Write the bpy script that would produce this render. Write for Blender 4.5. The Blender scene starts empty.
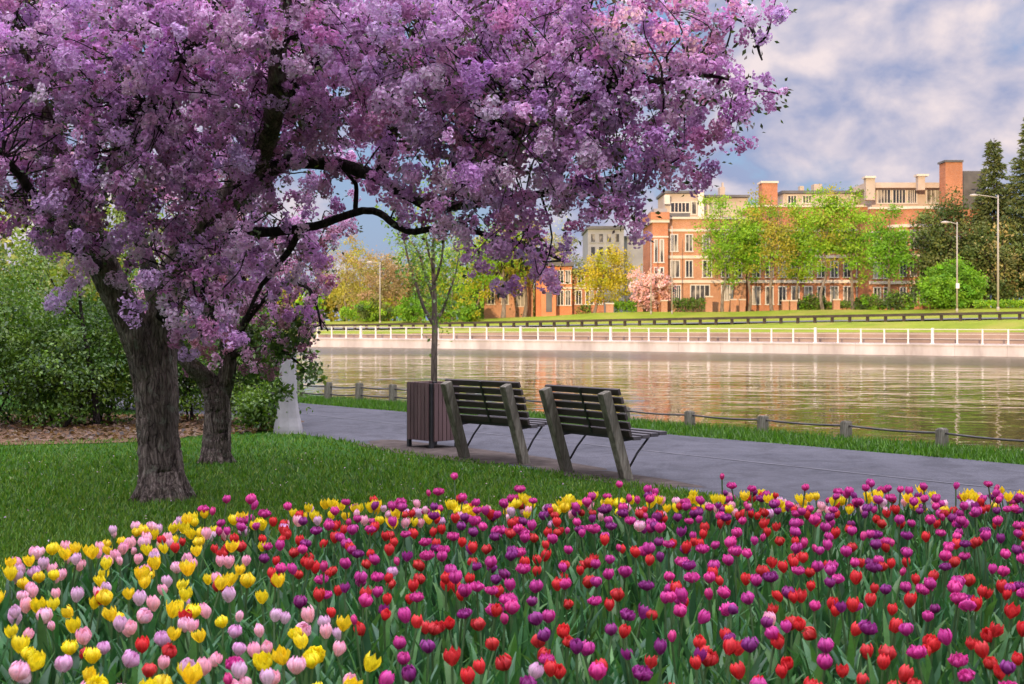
import bpy, math, random
import numpy as np
from mathutils import Vector, Matrix

# ------------------------------------------------------------------ camera, sky, sun, exposure
sc = bpy.context.scene
COL = sc.collection
F = 1422.0            # focal length in pixels of a 1024 px wide frame (50 mm on 36 mm)
EYE = 1.6
HOR = 319.0
cam_d = bpy.data.cameras.new("camera")
cam_d.lens = 50.0
cam_d.sensor_width = 36.0
cam_d.shift_y = -(342.0 - HOR) / 1024.0
cam_d.clip_start = 0.1
cam_d.clip_end = 3000.0
cam_d.dof.use_dof = True
cam_d.dof.focus_distance = 11.0
cam_d.dof.aperture_fstop = 7.1
cam = bpy.data.objects.new("camera", cam_d)
cam.location = (0, 0, EYE)
cam.rotation_euler = (math.radians(90), 0, 0)
COL.objects.link(cam)
sc.camera = cam

SUN_EL = math.radians(8.5)
SUN_AZ = math.radians(196.0)          # where the sun stands, clockwise from +Y
EXPOSURE = 0.88
SKY_STRENGTH = 0.15
SUN_STRENGTH = 2.6

sc.view_settings.view_transform = 'Standard'
sc.view_settings.look = 'None'
sc.view_settings.gamma = 1.0
sc.view_settings.use_curve_mapping = False
sc.view_settings.exposure = EXPOSURE
sc.render.engine = 'CYCLES'
sc.cycles.max_bounces = 8
sc.cycles.transmission_bounces = 6
sc.cycles.transparent_max_bounces = 8
sc.cycles.use_denoising = True
sc.cycles.sample_clamp_indirect = 4.0


class NT:
    """small helper round a node tree"""
    def __init__(self, tree):
        self.t = tree
        tree.nodes.clear()

    def n(self, kind, **kw):
        nd = self.t.nodes.new(kind)
        for k, v in kw.items():
            if k.startswith('i_'):
                nd.inputs[k[2:].replace('_', ' ')].default_value = v
            else:
                setattr(nd, k, v)
        return nd

    def l(self, a, b):
        self.t.links.new(a, b)

    def math(self, op, a, b=None, c=None, clamp=False):
        nd = self.t.nodes.new('ShaderNodeMath')
        nd.operation = op
        nd.use_clamp = clamp
        for i, v in enumerate((a, b, c)):
            if v is None:
                continue
            if hasattr(v, 'is_linked'):
                self.l(v, nd.inputs[i])
            else:
                nd.inputs[i].default_value = v
        return nd.outputs[0]

    def mix(self, f, a, b, mode='MIX'):
        nd = self.t.nodes.new('ShaderNodeMix')
        nd.data_type = 'RGBA'
        nd.blend_type = mode
        for i, v in ((0, f), (6, a), (7, b)):
            if hasattr(v, 'is_linked'):
                self.l(v, nd.inputs[i])
            elif i == 0:
                nd.inputs[i].default_value = v
            else:
                nd.inputs[i].default_value = (*v[:3], 1)
        return nd.outputs[2]

    def ramp(self, fac, stops, interp='LINEAR'):
        nd = self.t.nodes.new('ShaderNodeValToRGB')
        r = nd.color_ramp
        r.interpolation = interp
        while len(r.elements) < len(stops):
            r.elements.new(0.5)
        for e, (p, c) in zip(r.elements, stops):
            e.position = p
            e.color = (*c[:3], 1) if hasattr(c, '__len__') else (c, c, c, 1)
        self.l(fac, nd.inputs[0])
        return nd.outputs[0]

    def noise(self, vec, scale, detail=4, rough=0.55, dist=0.0):
        nd = self.t.nodes.new('ShaderNodeTexNoise')
        nd.inputs['Scale'].default_value = scale
        nd.inputs['Detail'].default_value = detail
        nd.inputs['Roughness'].default_value = rough
        nd.inputs['Distortion'].default_value = dist
        if vec is not None:
            self.l(vec, nd.inputs['Vector'])
        return nd.outputs[0]

    def mapping(self, vec, scale=(1, 1, 1), loc=(0, 0, 0), rot=(0, 0, 0)):
        nd = self.t.nodes.new('ShaderNodeMapping')
        nd.inputs['Scale'].default_value = scale
        nd.inputs['Location'].default_value = loc
        nd.inputs['Rotation'].default_value = rot
        self.l(vec, nd.inputs['Vector'])
        return nd.outputs[0]


world = bpy.data.worlds.new("World")
sc.world = world
world.use_nodes = True
w = NT(world.node_tree)
w_out = w.n('ShaderNodeOutputWorld')
bg = w.n('ShaderNodeBackground')
bg.inputs['Strength'].default_value = SKY_STRENGTH
sky = w.n('ShaderNodeTexSky')
sky.sky_type = 'NISHITA'
sky.sun_disc = False
sky.sun_elevation = SUN_EL
sky.sun_rotation = SUN_AZ
sky.air_density = 1.0
sky.dust_density = 1.0
sky.ozone_density = 1.5
tc = w.n('ShaderNodeTexCoord')
vdir = tc.outputs['Generated']
sep = w.n('ShaderNodeSeparateXYZ')
w.l(vdir, sep.inputs[0])
CLX = 6.6
# cumulus: a fractal threshold in the direction of view
v1 = w.mapping(vdir, scale=(1.0, 1.0, 1.35), loc=(CLX, 0.4, 1.73))
n_big = w.noise(v1, 5.5, 2, 0.5, 0.2)
n_fine = w.noise(v1, 16.0, 10, 0.50, 0.25)
dens = w.math('ADD', w.math('MULTIPLY', n_big, 0.62), w.math('MULTIPLY', n_fine, 0.42))
# thinner cover low over the horizon, fuller overhead
dens = w.math('ADD', dens, w.math('MULTIPLY', w.math('MINIMUM', w.math('MAXIMUM', sep.outputs[2], 0.0), 0.6), 0.16))
cover = w.ramp(dens, [(0.484, 0.0), (0.504, 0.72), (0.56, 1.0)])
v2 = w.mapping(vdir, scale=(1.0, 1.0, 1.35), loc=(CLX + 0.012, 0.4, 1.712))
n_lit = w.noise(v2, 16.0, 10, 0.50, 0.25)
relief = w.math('ADD', w.math('MULTIPLY', w.math('SUBTRACT', n_fine, n_lit), 3.6), 0.36)
lit = w.math('ADD', w.math('MULTIPLY', relief, 0.75), w.math('MULTIPLY', w.math('SUBTRACT', dens, 0.5), 1.5), clamp=True)
CL_SHADE = (1.28, 1.45, 2.20)
CL_LIT = (3.3, 2.85, 2.88)
cloud = w.mix(lit, CL_SHADE, CL_LIT)
up = w.math('MULTIPLY_ADD', w.math('MAXIMUM', w.math('SUBTRACT', sep.outputs[2], 0.33), 0.0), 10.5, 1.0)   # unseen cloud above the frame boosted to fill the shaded foreground
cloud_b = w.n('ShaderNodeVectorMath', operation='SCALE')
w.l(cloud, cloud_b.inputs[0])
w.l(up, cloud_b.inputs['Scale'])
skyc = w.mix(0.85, sky.outputs[0], (0.76, 1.14, 2.18))
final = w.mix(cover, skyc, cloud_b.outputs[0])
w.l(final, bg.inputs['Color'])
w.l(bg.outputs[0], w_out.inputs['Surface'])

sun_d = bpy.data.lights.new("sun", 'SUN')
sun_d.energy = SUN_STRENGTH
sun_d.angle = math.radians(0.5)
sun_d.color = (1.0, 0.74, 0.46)
sun = bpy.data.objects.new("sun", sun_d)
sd = Vector((math.sin(SUN_AZ) * math.cos(SUN_EL), math.cos(SUN_AZ) * math.cos(SUN_EL), math.sin(SUN_EL)))
sun.rotation_euler = sd.to_track_quat('Z', 'Y').to_euler()
sun.location = (0, -20, 40)
COL.objects.link(sun)

# ------------------------------------------------------------------ helpers
rng = np.random.default_rng(7)
random.seed(7)


def P(px, py, d):
    """a point in the place, d metres ahead of the eye, seen at that pixel"""
    return np.array([(px - 512.0) * d / F, d, EYE - (py - HOR) * d / F])


def GX(px, d):
    return (px - 512.0) * d / F


def GZ(py, d):
    return EYE - (py - HOR) * d / F


def tag(o, label=None, cat=None, group=None, kind=None):
    if label: o['label'] = label
    if cat: o['category'] = cat
    if group: o['group'] = group
    if kind: o['kind'] = kind
    return o


def empty(name, loc, rz=0.0):
    o = bpy.data.objects.new(name, None)
    o.empty_display_size = 0.2
    o.location = loc
    o.rotation_euler = (0, 0, rz)
    COL.objects.link(o)
    return o


def mesh_np(name, V, Q=None, T=None, tint=None, mats=None, mat_idx=None, smooth=False):
    """mesh from numpy arrays: vertices, quads, triangles, a colour per vertex"""
    V = np.asarray(V, dtype=np.float32).reshape(-1, 3)
    me = bpy.data.meshes.new(name)
    me.vertices.add(len(V))
    me.vertices.foreach_set('co', V.ravel())
    loops, starts, pos = [], [], 0
    for A, k in ((Q, 4), (T, 3)):
        if A is not None and len(A):
            A = np.asarray(A, dtype=np.int32).reshape(-1, k)
            loops.append(A.ravel())
            starts.append(pos + np.arange(len(A), dtype=np.int32) * k)
            pos += A.size
    loops = np.concatenate(loops)
    starts = np.concatenate(starts)
    me.loops.add(len(loops))
    me.loops.foreach_set('vertex_index', loops)
    me.polygons.add(len(starts))
    me.polygons.foreach_set('loop_start', starts)
    if smooth:
        me.polygons.foreach_set('use_smooth', np.ones(len(starts), dtype=bool))
    if mat_idx is not None:
        me.polygons.foreach_set('material_index', np.asarray(mat_idx, dtype=np.int32))
    me.update(calc_edges=True)
    if tint is not None:
        at = me.attributes.new('tint', 'FLOAT_COLOR', 'POINT')
        c = np.ones((len(V), 4), dtype=np.float32)
        c[:, :3] = np.asarray(tint, dtype=np.float32).reshape(-1, 3)
        at.data.foreach_set('color', c.ravel())
    for m in (mats or []):
        me.materials.append(m)
    me.validate()
    return me


def link(name, me, parent=None, loc=None):
    o = bpy.data.objects.new(name, me)
    COL.objects.link(o)
    if parent is not None:
        o.parent = parent
    if loc is not None:
        o.location = loc
    return o


class MB:
    """collects boxes, beams, tubes and sheets into one mesh"""
    def __init__(self):
        self.v, self.f = [], []

    def add(self, vs, fs):
        b = len(self.v)
        self.v += [tuple(x) for x in vs]
        self.f += [tuple(i + b for i in q) for q in fs]

    def box(self, x0, x1, y0, y1, z0, z1):
        self.add([(x0, y0, z0), (x1, y0, z0), (x1, y1, z0), (x0, y1, z0), (x0, y0, z1), (x1, y0, z1), (x1, y1, z1), (x0, y1, z1)],
                 [(0, 3, 2, 1), (4, 5, 6, 7), (0, 1, 5, 4), (1, 2, 6, 5), (2, 3, 7, 6), (3, 0, 4, 7)])

    def prism(self, pts, z0, z1):
        n = len(pts)
        self.add([(x, y, z0) for x, y in pts] + [(x, y, z1) for x, y in pts],
                 [tuple(range(n))[::-1], tuple(range(n, 2 * n))] + [(i, (i + 1) % n, (i + 1) % n + n, i + n) for i in range(n)])

    def beam(self, a, b, wx, wy, side=(0, 0, 1)):
        """square bar from a to b; wx along side x direction, wy along the other"""
        a, b = Vector(a), Vector(b)
        d = (b - a).normalized()
        s = Vector(side)
        s = (s - d * s.dot(d))
        if s.length < 1e-4:
            s = d.orthogonal()
        s.normalize()
        t = d.cross(s)
        vs = []
        for p in (a, b):
            for i, j in ((-1, -1), (1, -1), (1, 1), (-1, 1)):
                vs.append(p + s * (i * wx / 2) + t * (j * wy / 2))
        self.add(vs, [(0, 3, 2, 1), (4, 5, 6, 7), (0, 1, 5, 4), (1, 2, 6, 5), (2, 3, 7, 6), (3, 0, 4, 7)])

    def tube(self, pts, radii, sides=8, rough=0.0, seed=0, cap=True):
        pts = [Vector(p) for p in pts]
        n = len(pts)
        if not hasattr(radii, '__len__'):
            radii = [radii] * n
        rr = np.random.default_rng(seed)
        ang = np.arange(sides) * 2 * math.pi / sides
        ridge = rr.normal(0, 1, sides) * rough
        base = len(self.v)
        ref = None
        for i, p in enumerate(pts):
            d = (pts[min(i + 1, n - 1)] - pts[max(i - 1, 0)])
            if d.length < 1e-6:
                d = Vector((0, 0, 1))
            d.normalize()
            if ref is None:
                ref = d.orthogonal().normalized()
            ref = (ref - d * ref.dot(d))
            if ref.length < 1e-5:
                ref = d.orthogonal()
            ref.normalize()
            t = d.cross(ref)
            jit = rr.normal(0, 0.35, sides) * rough
            for k in range(sides):
                r = radii[i] * (1 + ridge[k] + jit[k])
                self.v.append(tuple(p + ref * (math.cos(ang[k]) * r) + t * (math.sin(ang[k]) * r)))
        for i in range(n - 1):
            for k in range(sides):
                k2 = (k + 1) % sides
                self.f.append((base + i * sides + k, base + i * sides + k2, base + (i + 1) * sides + k2, base + (i + 1) * sides + k))
        if cap:
            self.f.append(tuple(base + k for k in range(sides))[::-1])
            self.f.append(tuple(base + (n - 1) * sides + k for k in range(sides)))

    def lathe(self, prof, c=(0, 0, 0), sides=16):
        base = len(self.v)
        for r, z in prof:
            for k in range(sides):
                a = 2 * math.pi * k / sides
                self.v.append((c[0] + r * math.cos(a), c[1] + r * math.sin(a), c[2] + z))
        n = len(prof)
        for i in range(n - 1):
            for k in range(sides):
                k2 = (k + 1) % sides
                self.f.append((base + i * sides + k, base + i * sides + k2, base + (i + 1) * sides + k2, base + (i + 1) * sides + k))
        self.f.append(tuple(base + k for k in range(sides))[::-1])
        self.f.append(tuple(base + (n - 1) * sides + k for k in range(sides)))

    def xform(self, fn):
        self.v = [tuple(fn(p)) for p in self.v]

    def mesh(self, name, mat, smooth=False):
        me = bpy.data.meshes.new(name)
        me.from_pydata(self.v, [], self.f)
        if smooth:
            me.polygons.foreach_set('use_smooth', np.ones(len(self.f), dtype=bool))
        if mat: me.materials.append(mat)
        me.update()
        return me

    def build(self, name, mat, parent=None, smooth=False, bevel=0.0):
        o = link(name, self.mesh(name, mat, smooth), parent)
        if bevel:
            m = o.modifiers.new('bevel', 'BEVEL')
            m.width = bevel
            m.segments = 2
            m.limit_method = 'ANGLE'
        return o


def smooth_path(pts, radii, sub=5, wob=0.0, seed=0):
    """Catmull-Rom through the points, with a little wobble"""
    pts = np.asarray(pts, float)
    radii = np.asarray(radii, float)
    n = len(pts)
    rr = np.random.default_rng(seed)
    out, ro = [], []
    for i in range(n - 1):
        p0, p1, p2, p3 = pts[max(i - 1, 0)], pts[i], pts[i + 1], pts[min(i + 2, n - 1)]
        for s in range(sub):
            t = s / sub
            q = 0.5 * ((2 * p1) + (-p0 + p2) * t + (2 * p0 - 5 * p1 + 4 * p2 - p3) * t * t + (-p0 + 3 * p1 - 3 * p2 + p3) * t ** 3)
            r = radii[i] * (1 - t) + radii[i + 1] * t
            out.append(q + rr.normal(0, 1, 3) * wob * r)
            ro.append(r)
    out.append(pts[-1])
    ro.append(radii[-1])
    return np.array(out), np.array(ro)


def unit(v):
    return v / np.maximum(np.linalg.norm(v, axis=-1, keepdims=True), 1e-9)


def rand_dirs(n, r):
    return unit(r.normal(size=(n, 3)))


def leaf_cards(c, size, axis, nrm, tint, width=0.5, fold=0.25):
    """kite shaped leaves: one folded quad each; c base points, axis tip directions"""
    n = len(c)
    size = np.asarray(size).reshape(-1, 1) * np.ones((n, 1))
    axis = unit(axis)
    side = unit(np.cross(axis, nrm))
    up = np.cross(side, axis)
    V = np.empty((n, 4, 3))
    V[:, 0] = c
    V[:, 1] = c + axis * size * 0.48 + side * size * width * 0.5 + up * size * fold * 0.5
    V[:, 2] = c + axis * size
    V[:, 3] = c + axis * size * 0.48 - side * size * width * 0.5 + up * size * fold * 0.5
    Q = np.arange(n * 4).reshape(n, 4)
    return V.reshape(-1, 3), Q, np.repeat(tint, 4, axis=0)


def tint_mix(n, cols, r, weights=None, jit=0.12):
    cols = np.asarray(cols, float)
    k = r.choice(len(cols), n, p=weights)
    t = cols[k] * (1 + r.normal(0, jit, (n, 1)))
    return np.clip(t * (1 + r.normal(0, 0.05, (n, 3))), 0.003, 0.95)


# ------------------------------------------------------------------ materials
def new_mat(name):
    m = bpy.data.materials.new(name)
    m.use_nodes = True
    return m, NT(m.node_tree)


def principled(nt, rough=0.7, spec=0.3):
    out = nt.n('ShaderNodeOutputMaterial')
    b = nt.n('ShaderNodeBsdfPrincipled')
    b.inputs['Roughness'].default_value = rough
    b.inputs['Specular IOR Level'].default_value = spec
    nt.l(b.outputs[0], out.inputs['Surface'])
    return b


def bump(nt, b, height, strength=0.3, dist=0.02):
    nd = nt.n('ShaderNodeBump')
    nd.inputs['Strength'].default_value = strength
    nd.inputs['Distance'].default_value = dist
    nt.l(height, nd.inputs['Height'])
    nt.l(nd.outputs[0], b.inputs['Normal'])


def mat_simple(name, c1, c2, scale=3.0, rough=0.7, spec=0.3, bmp=0.2, bscale=30.0, bdist=0.01, stretch=(1, 1, 1), metal=0.0):
    m, nt = new_mat(name)
    b = principled(nt, rough, spec)
    b.inputs['Metallic'].default_value = metal
    co = nt.n('ShaderNodeTexCoord').outputs['Object']
    v = nt.mapping(co, scale=stretch)
    a = nt.noise(v, scale, 6, 0.6)
    nt.l(nt.mix(nt.ramp(a, [(0.3, 0.0), (0.7, 1.0)]), c1, c2), b.inputs['Base Color'])
    if bmp:
        bump(nt, b, nt.noise(v, bscale, 5, 0.6), bmp, bdist)
    return m


def mat_tint(name, transl=0.35, rough=0.5, gloss=0.06, tsat=(1.0, 1.0, 1.0), var=0.2, vscale=25.0, stretch=(1, 1, 1)):
    """leaf or petal: the colour each leaf carries, light passing through it"""
    m, nt = new_mat(name)
    out = nt.n('ShaderNodeOutputMaterial')
    at = nt.n('ShaderNodeAttribute')
    at.attribute_name = 'tint'
    co = nt.n('ShaderNodeTexCoord').outputs['Object']
    nz = nt.ramp(nt.noise(nt.mapping(co, scale=stretch), vscale, 2), [(0.3, 1.0 - var), (0.7, 1.0 + var)])
    colr = nt.mix(1.0, at.outputs['Color'], nz, 'MULTIPLY')
    dif = nt.n('ShaderNodeBsdfDiffuse')
    nt.l(colr, dif.inputs['Color'])
    tr = nt.n('ShaderNodeBsdfTranslucent')
    nt.l(nt.mix(1.0, colr, tsat, 'MULTIPLY'), tr.inputs['Color'])
    m1 = nt.n('ShaderNodeMixShader')
    m1.inputs[0].default_value = transl
    nt.l(dif.outputs[0], m1.inputs[1])
    nt.l(tr.outputs[0], m1.inputs[2])
    gl = nt.n('ShaderNodeBsdfGlossy')
    gl.inputs['Roughness'].default_value = rough
    gl.inputs['Color'].default_value = (0.8, 0.8, 0.8, 1)
    m2 = nt.n('ShaderNodeMixShader')
    m2.inputs[0].default_value = gloss
    nt.l(m1.outputs[0], m2.inputs[1])
    nt.l(gl.outputs[0], m2.inputs[2])
    nt.l(m2.outputs[0], out.inputs['Surface'])
    return m


def mat_bark(name, c1, c2, c3, scale=20.0, strength=1.0, dist=0.05, squash=0.14, lichen=None):
    m, nt = new_mat(name)
    b = principled(nt, 0.9, 0.15)
    co = nt.n('ShaderNodeTexCoord').outputs['Object']
    wob = nt.n('ShaderNodeVectorMath', operation='ADD')
    wn = nt.n('ShaderNodeTexNoise')
    wn.inputs['Scale'].default_value = 4.0
    sc_ = nt.n('ShaderNodeVectorMath', operation='SCALE')
    sc_.inputs['Scale'].default_value = 0.10
    nt.l(wn.outputs['Color'], sc_.inputs[0])
    nt.l(co, wn.inputs['Vector'])
    nt.l(co, wob.inputs[0])
    nt.l(sc_.outputs[0], wob.inputs[1])
    v = nt.mapping(wob.outputs[0], scale=(1, 1, squash * 0.95))
    plates = nt.n('ShaderNodeTexVoronoi')
    plates.feature = 'DISTANCE_TO_EDGE'
    plates.inputs['Scale'].default_value = scale * 1.7
    nt.l(v, plates.inputs['Vector'])
    ridge = nt.ramp(plates.outputs['Distance'], [(0.0, 0.0), (0.10, 0.6), (0.32, 1.0)])
    a = nt.noise(v, scale, 8, 0.65, 0.6)
    big = nt.noise(co, 2.2, 5, 0.65)
    f = nt.math('MULTIPLY', nt.math('ADD', nt.math('MULTIPLY', a, 0.86), nt.math('MULTIPLY', ridge, 0.14)), 1.0)
    cc = nt.ramp(f, [(0.34, c1), (0.53, c2), (0.72, c3)])
    cc = nt.mix(1.0, cc, nt.ramp(big, [(0.3, 0.7), (0.7, 1.3)]), 'MULTIPLY')
    if lichen:
        sp = nt.ramp(nt.noise(co, 7.0, 6, 0.7), [(0.57, 0.0), (0.66, 0.75)])
        cc = nt.mix(sp, cc, lichen)
    nt.l(cc, b.inputs['Base Color'])
    fine = nt.noise(co, scale * 4, 5, 0.6)
    h = nt.math('ADD', nt.math('ADD', nt.math('MULTIPLY', ridge, 0.30), nt.math('MULTIPLY', a, 1.0)), nt.math('MULTIPLY', fine, 0.3))
    bump(nt, b, h, strength, dist)
    return m


M = {}
M['leaf'] = mat_tint('leaf', 0.35, 0.45, 0.05, (1.05, 1.1, 0.5))
M['far_leaf'] = mat_tint('far_leaf', 0.28, 0.6, 0.02, (1.05, 1.1, 0.5), vscale=0.8)
M['blossom'] = mat_tint('blossom', 0.36, 0.6, 0.02, (1.0, 0.85, 1.0), var=0.1)
M['petal'] = mat_tint('petal', 0.36, 0.5, 0.03, (1.0, 0.92, 0.95), var=0.22, vscale=170.0, stretch=(1, 1, 0.10))
M['tulip_green'] = mat_tint('tulip_green', 0.30, 0.45, 0.035, (1.0, 1.1, 0.6), var=0.15)
M['blade'] = mat_tint('blade', 0.30, 0.5, 0.04, (1.0, 1.1, 0.5), var=0.1)
M['bark'] = mat_bark('bark', (0.030, 0.022, 0.018), (0.150, 0.118, 0.096), (0.33, 0.275, 0.225), 22.0, 1.0, 0.045, 0.16, (0.22, 0.23, 0.17))
M['dark_bark'] = mat_bark('dark_bark', (0.012, 0.010, 0.009), (0.035, 0.027, 0.023), (0.075, 0.058, 0.05))
M['pale_bark'] = mat_bark('pale_bark', (0.10, 0.08, 0.06), (0.20, 0.16, 0.12), (0.30, 0.25, 0.19), 6.0, 0.4)
M['young_bark'] = mat_bark('young_bark', (0.055, 0.043, 0.032), (0.12, 0.095, 0.07), (0.20, 0.165, 0.125), 14.0, 0.4, 0.01)
M['post_wood'] = mat_bark('post_wood', (0.085, 0.078, 0.058), (0.19, 0.175, 0.13), (0.31, 0.29, 0.225), 18.0, 0.6, 0.006, 0.08)
M['slat_wood'] = mat_simple('slat_wood', (0.030, 0.024, 0.021), (0.085, 0.066, 0.056), 7.0, 0.65, 0.35, 0.35, 60, 0.004, (0.15, 1, 1))
M['seat_wood'] = mat_simple('seat_wood', (0.035, 0.032, 0.033), (0.10, 0.09, 0.09), 7.0, 0.6, 0.35, 0.35, 60, 0.004, (0.15, 1, 1))
M['bin_wood'] = mat_simple('bin_wood', (0.060, 0.036, 0.034), (0.150, 0.092, 0.084), 6.0, 0.6, 0.35, 0.35, 50, 0.004, (1, 1, 0.12))
M['black_metal'] = mat_simple('black_metal', (0.012, 0.012, 0.013), (0.03, 0.029, 0.028), 20, 0.45, 0.5, 0.1)
M['concrete'] = mat_simple('concrete', (0.25, 0.245, 0.235), (0.40, 0.39, 0.375), 3.0, 0.85, 0.2, 0.3, 45, 0.006)
M['quay'] = mat_simple('quay', (0.33, 0.295, 0.28), (0.60, 0.56, 0.55), 0.55, 0.85, 0.2, 0.3, 6, 0.02, (1, 1, 0.35))
M['white_metal'] = mat_simple('white_metal', (0.62, 0.60, 0.56), (0.74, 0.72, 0.68), 2.0, 0.5, 0.4, 0.0)
M['pole_metal'] = mat_simple('pole_metal', (0.30, 0.27, 0.22), (0.40, 0.36, 0.30), 2.0, 0.5, 0.4, 0.0)
M['fence_metal'] = mat_simple('fence_metal', (0.46, 0.42, 0.38), (0.56, 0.52, 0.48), 2.0, 0.5, 0.4, 0.0)
M['rail_wood'] = mat_simple('rail_wood', (0.035, 0.028, 0.023), (0.08, 0.062, 0.05), 1.0, 0.8, 0.2, 0.0)
M['fence_rail'] = mat_simple('fence_rail', (0.05, 0.045, 0.042), (0.10, 0.09, 0.085), 8.0, 0.6, 0.3, 0.0)
M['stone'] = mat_simple('stone', (0.50, 0.43, 0.35), (0.62, 0.55, 0.45), 1.2, 0.85, 0.2, 0.1)
M['stucco'] = mat_simple('stucco', (0.36, 0.29, 0.225), (0.46, 0.38, 0.30), 0.8, 0.85, 0.2, 0.1)
M['grey_clad'] = mat_simple('grey_clad', (0.20, 0.20, 0.21), (0.28, 0.28, 0.28), 0.6, 0.7, 0.3, 0.0)
M['dark_roof'] = mat_simple('dark_roof', (0.07, 0.068, 0.07), (0.13, 0.125, 0.12), 1.0, 0.7, 0.3, 0.0)
M['frame_white'] = mat_simple('frame_white', (0.46, 0.43, 0.38), (0.56, 0.53, 0.48), 1.0, 0.5, 0.4, 0.0)
M['soil'] = mat_simple('soil', (0.022, 0.015, 0.010), (0.075, 0.048, 0.030), 6.0, 0.95, 0.1, 0.9, 40, 0.03)
M['needle'] = mat_tint('needle', 0.15, 0.6, 0.02, (1, 1, 0.6), vscale=0.8)


def mat_glass():
    m, nt = new_mat('window_glass')
    b = principled(nt, 0.06, 0.7)
    co = nt.n('ShaderNodeTexCoord').outputs['Object']
    nt.l(nt.ramp(nt.noise(nt.mapping(co, scale=(1, 1, 0.6)), 0.55, 3), [(0.40, (0.02, 0.022, 0.028)), (0.52, (0.06, 0.055, 0.05)), (0.60, (0.30, 0.27, 0.22))]), b.inputs['Base Color'])
    return m


M['glass'] = mat_glass()


def mat_brick(name, c1, c2, mortar):
    m, nt = new_mat(name)
    b = principled(nt, 0.85, 0.2)
    co = nt.n('ShaderNodeTexCoord').outputs['Object']
    v = nt.mapping(co, rot=(math.radians(90), 0, 0))
    br = nt.n('ShaderNodeTexBrick')
    br.inputs['Color1'].default_value = (*c1, 1)
    br.inputs['Color2'].default_value = (*c2, 1)
    br.inputs['Mortar'].default_value = (*mortar, 1)
    br.inputs['Scale'].default_value = 4.4
    br.inputs['Mortar Size'].default_value = 0.012
    nt.l(v, br.inputs['Vector'])
    big = nt.ramp(nt.noise(co, 0.45, 5, 0.65), [(0.3, 0.78), (0.7, 1.18)])
    nt.l(nt.mix(1.0, br.outputs[0], big, 'MULTIPLY'), b.inputs['Base Color'])
    return m


M['brick'] = mat_brick('red_brick', (0.44, 0.175, 0.080), (0.36, 0.135, 0.062), (0.40, 0.30, 0.24))
M['brick_pale'] = mat_brick('pale_brick', (0.44, 0.215, 0.11), (0.37, 0.17, 0.09), (0.46, 0.36, 0.28))
M['brick_orange'] = mat_brick('orange_brick', (0.58, 0.22, 0.09), (0.52, 0.18, 0.07), (0.48, 0.33, 0.24))


def mat_lawn(name, dark, mid, light, scale=1.2, dry=None):
    m, nt = new_mat(name)
    b = principled(nt, 0.9, 0.1)
    co = nt.n('ShaderNodeTexCoord').outputs['Object']
    a = nt.noise(co, scale, 6, 0.65)
    f = nt.noise(co, 45.0, 4, 0.7)
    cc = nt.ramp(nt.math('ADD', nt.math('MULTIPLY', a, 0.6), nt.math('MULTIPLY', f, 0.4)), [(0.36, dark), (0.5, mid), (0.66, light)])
    if dry:
        cc = nt.mix(nt.ramp(nt.noise(co, 0.25, 4, 0.6), [(0.48, 0.0), (0.68, 0.7)]), cc, dry)
    nt.l(cc, b.inputs['Base Color'])
    bump(nt, b, f, 0.8, 0.04)
    return m


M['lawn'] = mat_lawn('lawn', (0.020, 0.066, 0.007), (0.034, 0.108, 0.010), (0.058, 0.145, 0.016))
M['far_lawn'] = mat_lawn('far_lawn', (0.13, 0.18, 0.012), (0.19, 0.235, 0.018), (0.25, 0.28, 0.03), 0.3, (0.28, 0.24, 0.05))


def mat_asphalt(name, c1, c2):
    m, nt = new_mat(name)
    b = principled(nt, 0.85, 0.25)
    co = nt.n('ShaderNodeTexCoord').outputs['Object']
    big = nt.noise(co, 0.5, 6, 0.65)
    fine = nt.noise(co, 160.0, 3, 0.7)
    worn = nt.noise(nt.mapping(co, scale=(0.5, 3.0, 1), rot=(0, 0, math.radians(50))), 0.8, 4, 0.6)
    f = nt.math('ADD', nt.math('ADD', nt.math('MULTIPLY', big, 0.4), nt.math('MULTIPLY', fine, 0.3)), nt.math('MULTIPLY', worn, 0.3))
    cc = nt.ramp(f, [(0.36, c1), (0.64, c2)])
    stain = nt.ramp(nt.noise(nt.mapping(co, scale=(1.4, 1.0, 1.0)), 1.3, 7, 0.7, 1.2), [(0.40, 0.72), (0.52, 1.0), (0.70, 1.12)])
    grit = nt.ramp(nt.noise(co, 55.0, 2, 0.8), [(0.30, 0.75), (0.5, 1.0), (0.72, 1.35)])
    nt.l(nt.mix(1.0, nt.mix(1.0, cc, stain, 'MULTIPLY'), grit, 'MULTIPLY'), b.inputs['Base Color'])
    bump(nt, b, fine, 0.5, 0.008)
    return m


M['asphalt'] = mat_asphalt('path_asphalt', (0.046, 0.047, 0.055), (0.094, 0.093, 0.104))
M['road'] = mat_asphalt('road_asphalt', (0.09, 0.085, 0.085), (0.13, 0.125, 0.12))
M['promenade'] = mat_simple('promenade', (0.20, 0.145, 0.115), (0.34, 0.25, 0.195), 0.35, 0.9, 0.1, 0.1)
M['old_paint'] = mat_simple('old_paint', (0.10, 0.10, 0.108), (0.15, 0.148, 0.155), 5.0, 0.8, 0.2, 0.1)


def mat_litter():
    m, nt = new_mat('leaf_litter')
    b = principled(nt, 0.95, 0.1)
    co = nt.n('ShaderNodeTexCoord').outputs['Object']
    a = nt.noise(co, 14, 6, 0.7)
    nt.l(nt.ramp(a, [(0.3, (0.05, 0.03, 0.018)), (0.5, (0.15, 0.09, 0.05)), (0.7, (0.26, 0.17, 0.10))]), b.inputs['Base Color'])
    bump(nt, b, a, 0.9, 0.04)
    return m


M['litter'] = mat_litter()


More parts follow.
